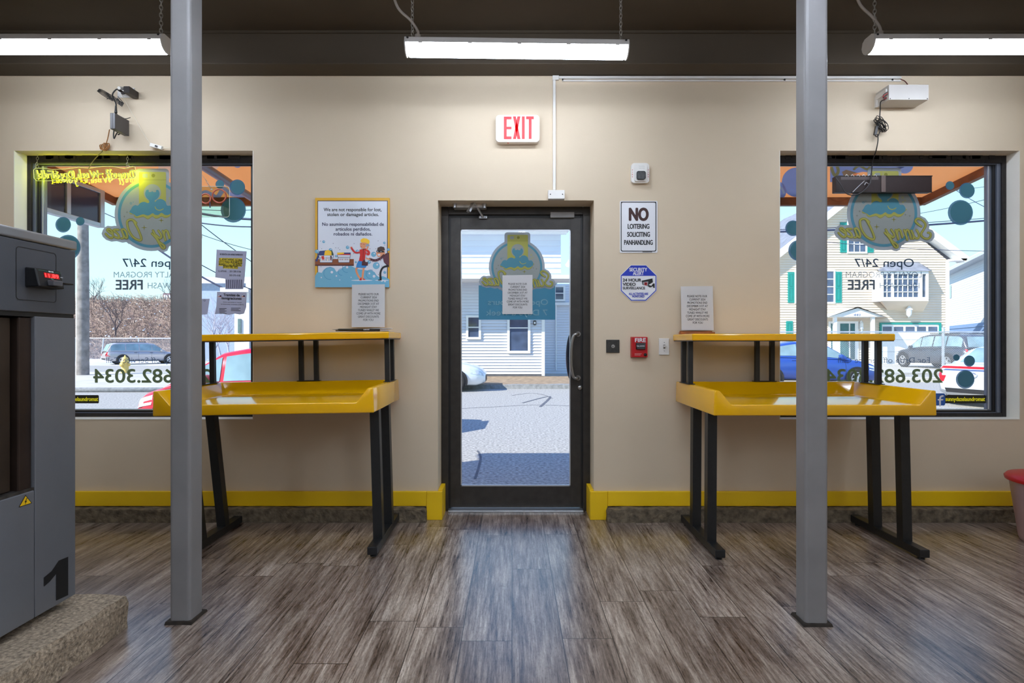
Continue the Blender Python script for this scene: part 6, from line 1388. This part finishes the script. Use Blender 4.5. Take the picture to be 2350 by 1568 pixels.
lf_ = thing('rail_fence', 'long wire fence with top rail at the foot of the hillside', 'fence', (-30, 42.5, GR))
b = MB(); b.tube([(PX(150, 42.5), 42.5, PZ(776, 42.5)), (PX(470, 42.5), 42.5, PZ(777, 42.5))], 0.04, M_GALV, 6); b.build('top_rail', lf_)
for k, p in enumerate((172, 238, 318, 398, 462)):
    b = MB(); b.tube([G(p - (6 if p == 238 else 0), 42.5), P(p, 776, 42.5)], 0.05, M_GALV, 6); b.build('fence_post', lf_)
b = MB()
for k in range(110):
    x = PX(150, 42.5) + k * 0.12
    for s in (-1, 1): b.tube([(x, 42.5, GR + 0.05), (x + s * 1.6, 42.5, 1.42)], 0.006, M_GALV, 3, cap=False)
b.build('wire_mesh', lf_)
# chain link fence before the tan house
cf = thing('chain_link_fence', 'chain link fence in front of the dark grey car and tan house', 'fence', (18, 22.2, GR))
yf_ = 22.2; zf0, zf1 = GR + 0.17, PZ(762, yf_)
b = MB(); fx0, fx1 = PX(1760, yf_), PX(2300, yf_); hh = zf1 - zf0; sp_ = 0.065
n = int((fx1 - fx0) / sp_)
for k in range(-int(hh / sp_), n + int(hh / sp_)):
    for s in (-1, 1):
        xa = fx0 + k * sp_; xb = xa + s * hh * 0.8
        if min(xa, xb) < fx0 or max(xa, xb) > fx1: continue
        b.tube([(xa, yf_ + 0.006 * s, zf0), (xb, yf_ + 0.006 * s, zf1 + 0.04)], 0.0035, M_GALV, 3, cap=False)
b.build('wire_mesh', cf)
b = MB(); b.tube([(fx0, yf_ + 0.04, zf1), (fx1, yf_ + 0.04, zf1)], 0.024, M_GALV, 7); b.build('top_rail', cf)
for p in (1790, 1980, 2167): b = MB(); b.tube([(PX(p, yf_), yf_ + 0.06, GR), (PX(p, yf_), yf_ + 0.06, zf1 + 0.12)], 0.05 if p == 2167 else 0.03, M_GALV, 8); b.lathe([(0.06, 0), (0.05, 0.04), (0, 0.07)], (PX(p, yf_), yf_ + 0.06, zf1 + 0.12), (0, 0, 1), M_GALV, 8); b.build('fence_post', cf)
# hydrant
hd = thing('fire_hydrant', 'yellow fire hydrant on the corner beyond the mirrored phone number', 'fire hydrant', G(287, 25.2))
M_HYD = mat('yellow_hydrant_paint', (228, 196, 112), 0.5, vary=0.08)
o = G(287, 25.2, GR + 0.13)
b = MB(); b.lathe([(0.17, 0), (0.17, 0.05), (0.145, 0.06), (0.14, 0.45), (0.16, 0.47), (0.16, 0.52), (0.14, 0.54), (0.12, 0.66), (0.06, 0.72), (0.03, 0.73), (0.03, 0.79), (0, 0.79)], o, (0, 0, 1), M_HYD, 18); b.build('barrel', hd)
for d, l, r in (((-1, -0.2, 0), 0.19, 0.06), ((1, 0.2, 0), 0.19, 0.06), ((-0.2, -1, 0), 0.20, 0.08)): b = MB(); v = Vector(d).normalized(); b.lathe([(r, 0.05), (r, l - 0.06), (r * 1.2, l - 0.05), (r * 1.2, l), (0, l + 0.01)], o + Vector((0, 0, 0.38)), v, M_HYD, 12); b.build('nozzle', hd)
b = MB(); b.lathe([(0.16, -0.14), (0.16, 0.0), (0.2, 0.005)], o, (0, 0, 1), mat('rusty_base', (110, 78, 58), 0.8, vary=0.2), 14); b.build('base_flange', hd)
# overhead cables
M_CAB = mat('dark_cable', (44, 52, 84), 0.6, vary=0.1)
for k, (x0, y0, d0, x1, y1, d1, r, lb) in enumerate((
        (1790, 527, 26, 2420, 486, 26, 0.016, 'upper of the paired dark cables crossing the right window'), (1790, 532, 26, 2420, 492, 26, 0.045, 'thickest dark cable crossing the right window'),
        (2090, 446, 30, 2400, 404, 24, 0.012, 'thin cable rising to the right just under the awning, right window'), (2080, 495, 30, 2400, 420, 24, 0.014, 'thin cable rising right beneath the biggest right bubble'), (2170, 420, 24, 2330, 506, 20, 0.013, 'cable sloping down to the right behind the right bubbles'), (1890, 555, 28, 2330, 577, 28, 0.014, 'long sagging cable across the tan house gable'),
        (430, 478, 24, 640, 476, 24, 0.016, 'level cable behind the copper rings, left window'), (430, 484, 24, 640, 504, 24, 0.05, 'thickest cable behind the biggest left bubble'), (430, 507, 24, 640, 519, 24, 0.028, 'dark cable just below the biggest left bubble'),
        (430, 490, 22, 640, 640, 26, 0.018, 'cable falling steeply past the apartment flyer'), (440, 530, 24, 640, 585, 26, 0.013, 'thin cable above the apartment flyer'), (430, 590, 26, 640, 690, 28, 0.022, 'low cable slanting down behind the apartment flyer'),
        (345, 560, 30, 520, 665, 30, 0.05, 'dark cable descending right from the left logo decal'), (200, 470, 24, 420, 555, 24, 0.02, 'cable from the utility pole passing behind the left logo'), (200, 452, 24, 420, 470, 24, 0.03, 'highest cable behind the projecting sign, left window'))):
    a, c = P(x0, y0, d0), P(x1, y1, d1); sag = 0.12
    q = [a + (c - a) * t - Vector((0, 0, sag * 4 * t * (1 - t))) for t in [i / 10 for i in range(11)]]
    b = MB(); b.tube(q, r, M_CAB, 5); b.build('overhead_street_cable', None, lb, 'overhead cable', 'overhead cables')

# ---------------------------------------------------------------- cars
def lerp(tab, t):
    if t <= tab[0][0]: return tab[0][1]
    for (a, u), (c, v) in zip(tab, tab[1:]):
        if t <= c: return u + (v - u) * (t - a) / (c - a)
    return tab[-1][1]
M_TYRE = mat('tyre_rubber', (30, 30, 32), 0.8, vary=0.2); M_RIM = mat('alloy_rim', (196, 198, 204), 0.3, 0.7, vary=0.05); M_CGL = mat('car_glass', (128, 154, 164), 0.06, vary=0.3, scale=1.5, spec=0.9)
M_LRED = mat('tail_lamp_red', (200, 20, 40), 0.2, vary=0.05); M_LCLR = mat('head_lamp_clear', (200, 206, 220), 0.1, vary=0.3, scale=8); M_CTRIM = mat('car_black_trim', (28, 28, 32), 0.5)
LOW = {'sedan': [(-.5, .50), (-.49, .64), (-.44, .685), (-.3, .69), (0, .655), (.2, .635), (.36, .575), (.45, .50), (.485, .43), (.5, .36)],
       'hatch': [(-.5, .46), (-.485, .60), (-.4, .63), (0, .61), (.25, .60), (.36, .565), (.45, .49), (.5, .36)],
       'wagon': [(-.5, .46), (-.485, .60), (-.4, .62), (0, .60), (.2, .585), (.36, .54), (.45, .48), (.5, .36)]}
ROOF = {'sedan': [(-.37, .67), (-.25, .93), (-.12, 1.0), (.02, .995), (.10, .95), (.27, .62)],
        'hatch': [(-.47, .60), (-.42, .90), (-.3, .97), (-.1, 1.0), (.05, .99), (.15, .94), (.36, .56)],
        'wagon': [(-.485, .60), (-.455, .80), (-.43, .94), (-.38, .98), (-.2, 1.0), (.0, .99), (.1, .94), (.26, .57)]}
def car(label, loc, rz, L, W, Hh, kind, rgb, rough=0.28, grp='parked cars', wr=0.32):
    root = thing('car', label, 'car', loc, grp, local=True, rz=rz)
    pm = mat('car_paint_%d_%d_%d' % rgb, rgb, rough, 0.25, vary=0.02, coat=0.5)
    low, rf = LOW[kind], ROOF[kind]; hw = [(-.5, .76), (-.47, .90), (-.36, .985), (-.1, 1), (.2, 1), (.38, .96), (.46, .86), (.5, .62)]; bt = [(-.5, .26), (-.46, .17), (.45, .13), (.5, .2)]
    sec = [(0, 0), (.82, 0), (.95, .08), (1, .42), (.985, .72), (.93, .93), (.84, 1), (0, 1.012)]
    T = [-.5 + i / 32 for i in range(33)]
    def low_pt(t, i, s):
        w_ = lerp(hw, t) * W / 2; z0, z1 = lerp(bt, t) * Hh, lerp(low, t) * Hh; return Vector((t * L, s * sec[i][0] * w_, z0 + sec[i][1] * (z1 - z0)))
    def side_pt(t, f, s, o=0.0):
        w_ = lerp(hw, t) * W / 2; z0, z1 = lerp(bt, t) * Hh, lerp(low, t) * Hh; c_ = [(v, u) for u, v in sec[1:7]]; return Vector((t * L, s * (lerp(c_, f) * w_ + o), z0 + f * (z1 - z0)))
    b = MB(); n = 2 * len(sec) - 2; vs = []
    for t in T: vs += [low_pt(t, i, 1) for i in range(8)] + [low_pt(t, i, -1) for i in range(6, 0, -1)]
    b.add(vs, [(k * n + i, k * n + (i + 1) % n, (k + 1) * n + (i + 1) % n, (k + 1) * n + i) for k in range(32) for i in range(n)], pm, True)
    b.add(vs[:n], [tuple(range(n))], pm); b.add(vs[-n:], [tuple(reversed(range(n)))], pm); body = b.build('body', root)
    t0, t1 = rf[0][0], rf[-1][0]; TT = [t0 + (t1 - t0) * i / 28 for i in range(29)]
    def gw(t): return lerp(hw, t) * W / 2 * 0.93
    def roof_w(t): return gw(t) * 0.80
    def belt(t): return lerp(low, t) * Hh - 0.03
    def gp(t, f, s, o=0.0):
        zr = lerp(rf, t) * Hh; z = belt(t) + f * (zr - belt(t)); k = (z - belt(t)) / max(1e-3, Hh - belt(t)); return Vector((t * L, s * (gw(t) + (roof_w(t) - gw(t)) * k + o), z))
    b = MB(); vs = []; 
    for t in TT:
        zr = lerp(rf, t) * Hh; e = gp(t, 0.92, 1); vs += [gp(t, 0, -1), gp(t, .5, -1), gp(t, .92, -1), Vector((t * L, -e.y * .86, zr)), Vector((t * L, 0, zr + 0.012)), Vector((t * L, e.y * .86, zr)), e, gp(t, .5, 1), gp(t, 0, 1)]
    b.add(vs, [(k * 9 + i, k * 9 + i + 1, (k + 1) * 9 + i + 1, (k + 1) * 9 + i) for k in range(28) for i in range(8)], pm, True); cab = b.build('cabin', root)
    spans = ((-.30, -.115), (-.10, .055), (.065, .20)) if kind == 'sedan' else ((-.40, -.24), (-.225, -.06), (-.045, .13), (.145, .26)) if kind == 'hatch' else ((-.44, -.27), (-.255, -.10), (-.085, .065), (.075, .20))
    for s in (-1, 1):
        for a, c in spans:
            b = MB(); q = [a + (c - a) * i / 6 for i in range(7)]; lo = [gp(t, 0.14, s, 0.008) for t in q]; hi = []
            for t in q: f = 0.86; hi.append(gp(t, f, s, 0.008))
            b.add(lo + hi, [(i, i + 1, 8 + i, 7 + i) for i in range(6)], M_CGL, True); b.build('side_window', cab)
    def strip(ta, tb_, nm):
        b = MB(); q = [ta + (tb_ - ta) * i / 6 for i in range(7)]; l, r = [], []
        for t in q: zr = lerp(rf, t) * Hh; y = gp(t, .92, 1).y * .80; l.append(Vector((t * L, -y, zr + 0.012))); r.append(Vector((t * L, y, zr + 0.012)))
        b.add(l + r, [(i, i + 1, 8 + i, 7 + i) for i in range(6)], M_CGL, True); b.build(nm, cab)
    if kind == 'sedan': strip(.245, .115, 'windscreen'); strip(-.355, -.245, 'rear_window')
    else:
        strip(.235 + (.09 if kind == 'hatch' else 0), .115 + (.05 if kind == 'hatch' else 0), 'windscreen'); b = MB(); w_ = gw(-.46) * .82
        b.add([(-.482 * L - 0.012, -w_, .635 * Hh), (-.482 * L - 0.012, w_, .635 * Hh), (-.435 * L - 0.02, w_ * .84, .92 * Hh), (-.435 * L - 0.02, -w_ * .84, .92 * Hh)], [(0, 1, 2, 3)], M_CGL); b.build('rear_window', cab)
        for s in (-1, 1) if kind == 'wagon' else (): b = MB(); b.tube([(-.38 * L, s * roof_w(-.2) * .9, .985 * Hh + .03), (.0, s * roof_w(0) * .9, Hh + .03)], 0.018, M_CTRIM, 6); b.build('roof_rail', cab)
    for tx_ in (-.30, .305):
        for s in (-1, 1):
            c0 = Vector((tx_ * L, s * (W / 2 - 0.015), wr)); b = MB(); ar = [(c0.x + (wr + .06) * math.cos(a), c0.z + (wr + .06) * math.sin(a)) for a in [math.radians(q) for q in range(-20, 201, 12)]]
            b.poly(ar, lambda u, v: Vector((u, s * (W / 2 + 0.004), v)), M_CTRIM); b.build('wheel_arch', body)
            b = MB(); b.lathe([(wr * .62, -.16), (wr * .95, -.16), (wr, -.13), (wr, .0), (wr * .94, .03), (wr * .66, .035), (wr * .62, .02)], c0, (0, s, 0), M_TYRE, 26); wl = b.build('wheel', root)
            b = MB(); b.lathe([(wr * .66, .034), (wr * .60, .036), (wr * .58, .005), (.0, .005)], c0, (0, s, 0), M_CTRIM, 20)
            b.lathe([(wr * .67, .03), (wr * .60, .04), (wr * .56, .03)], c0, (0, s, 0), M_RIM, 24)
            for k in range(10): a = 2 * PI * k / 10 + (0.12 if k % 2 else -0.12); b.obox(c0 + Vector((0.03 * math.cos(a), s * .03, 0.03 * math.sin(a))), c0 + Vector((wr * .6 * math.cos(a), s * .034, wr * .6 * math.sin(a))), 0.03, 0.016, M_RIM, (0, 1, 0))
            b.lathe([(.06, .035), (.05, .045), (0, .045)], c0, (0, s, 0), M_RIM, 12); b.build('rim', wl)
    for s in (-1, 1):
        def patch(nm, ta, tb_, fa, fb, m, tilt=0.0):
            b = MB(); q = [ta + (tb_ - ta) * i / 5 for i in range(6)]
            b.add([side_pt(t, fa + tilt * abs(i), s, .008) for i, t in enumerate(q)] + [side_pt(t, fb, s, .008) for t in q], [(i, i + 1, 7 + i, 6 + i) for i in range(5)], m, True); b.build(nm, body)
        if kind == 'sedan': patch('tail_lamp', -.498, -.43, .62, .92, M_LRED)
        else: patch('tail_lamp', -.498, -.452, .50, .97, M_LRED)
        patch('head_lamp', .40, .492, .62, .88, M_LCLR); patch('sill_trim', -.23, .23, .01, .09, M_CTRIM)
        for t in (-.14, .06):
            p_ = side_pt(t, .86, s, .006); b = MB(); b.box(p_.x - .09, p_.y - .015, p_.z - .012, p_.x + .09, p_.y + .02, p_.z + .012, pm if kind == 'sedan' else M_CTRIM, .006); b.build('door_handle', body)
        for t in (-.105, .062, .225):
            b = MB(); b.add([side_pt(t, f, s, .004) + Vector((dx2, 0, 0)) for f in (.1, .42, .72, .93) for dx2 in (-.004, .004)], [(2 * i, 2 * i + 1, 2 * i + 3, 2 * i + 2) for i in range(3)], M_CTRIM); b.build('door_seam', body)
        m_ = gp(.19, .12, s, .07); b = MB(); b.box(m_.x - .05, m_.y - .09, m_.z, m_.x + .06, m_.y + .09, m_.z + .13, pm, .03); b.build('wing_mirror', body)
    xr = -.5 * L - .006; b = MB()
    for s in (-1, 1): b.poly([(s * .44 * W * .76, .40 * Hh), (s * .5 * W * .76, .40 * Hh), (s * .5 * W * .76, .50 * Hh), (s * .40 * W * .76, .50 * Hh)], lambda u, v: Vector((xr, u, v)), M_LRED)
    b.poly([(-.3 * W, .23 * Hh), (.3 * W, .23 * Hh), (.32 * W, .30 * Hh), (-.32 * W, .30 * Hh)], lambda u, v: Vector((xr, u, v)), M_CTRIM); b.build('rear_bumper', body)
    b = MB(); b.poly([(-.26 * W, .20 * Hh), (.26 * W, .20 * Hh), (.28 * W, .33 * Hh), (-.28 * W, .33 * Hh)], lambda u, v: Vector((.5 * L + .006, u, v)), M_CTRIM); b.build('grille', body)
    return root
R = math.radians
car('silver station wagon parked beside the hillside fence', (-25.0, 38.6, GR), R(46), 4.5, 1.72, 1.46, 'wagon', (176, 172, 174))
red = car('red hatchback close to the shop, seen between shelf and table', (-3.9, 9.6, GR), R(178), 4.2, 1.76, 1.44, 'hatch', (206, 24, 52))
car('pale blue wagon parked just behind the red hatchback', (-5.0, 13.4, GR), R(180), 4.5, 1.78, 1.50, 'wagon', (120, 146, 184))
car('white sedan nosing into view through the door glass', (-3.12, 19.0 - 0.9, GR), R(0), 4.6, 1.8, 1.44, 'sedan', (232, 236, 240))
car('deep blue sedan behind the right post', (9.95, 19.6, GR), R(0), 4.6, 1.8, 1.52, 'sedan', (44, 80, 160))
car('dark grey car behind the chain link fence', (20.75, 27.4, GR + 0.24), R(92), 4.6, 1.88, 1.64, 'wagon', (66, 72, 84), wr=0.36)
sv = car('silver sedan tail with red lamp, bottom right of the right window', (10.5 + 2.25 * math.cos(R(20)), 13.0 + 2.25 * math.sin(R(20)), GR), R(20), 4.5, 1.8, 1.46, 'sedan', (206, 212, 218))
b = MB(); b.poly([(-.66, .90), (.66, .90), (.60, .955), (-.60, .955)], lambda u, v: Vector((-2.262, u, v)), M_LRED); b.build('light_bar', sv)
b = MB(); b.tube([Vector((-2.262, .12 * math.cos(a), .76 + .07 * math.sin(a))) for a in [2 * PI * i / 20 for i in range(20)]], 0.012, M_RIM, 6, True); b.build('emblem_ring', sv)
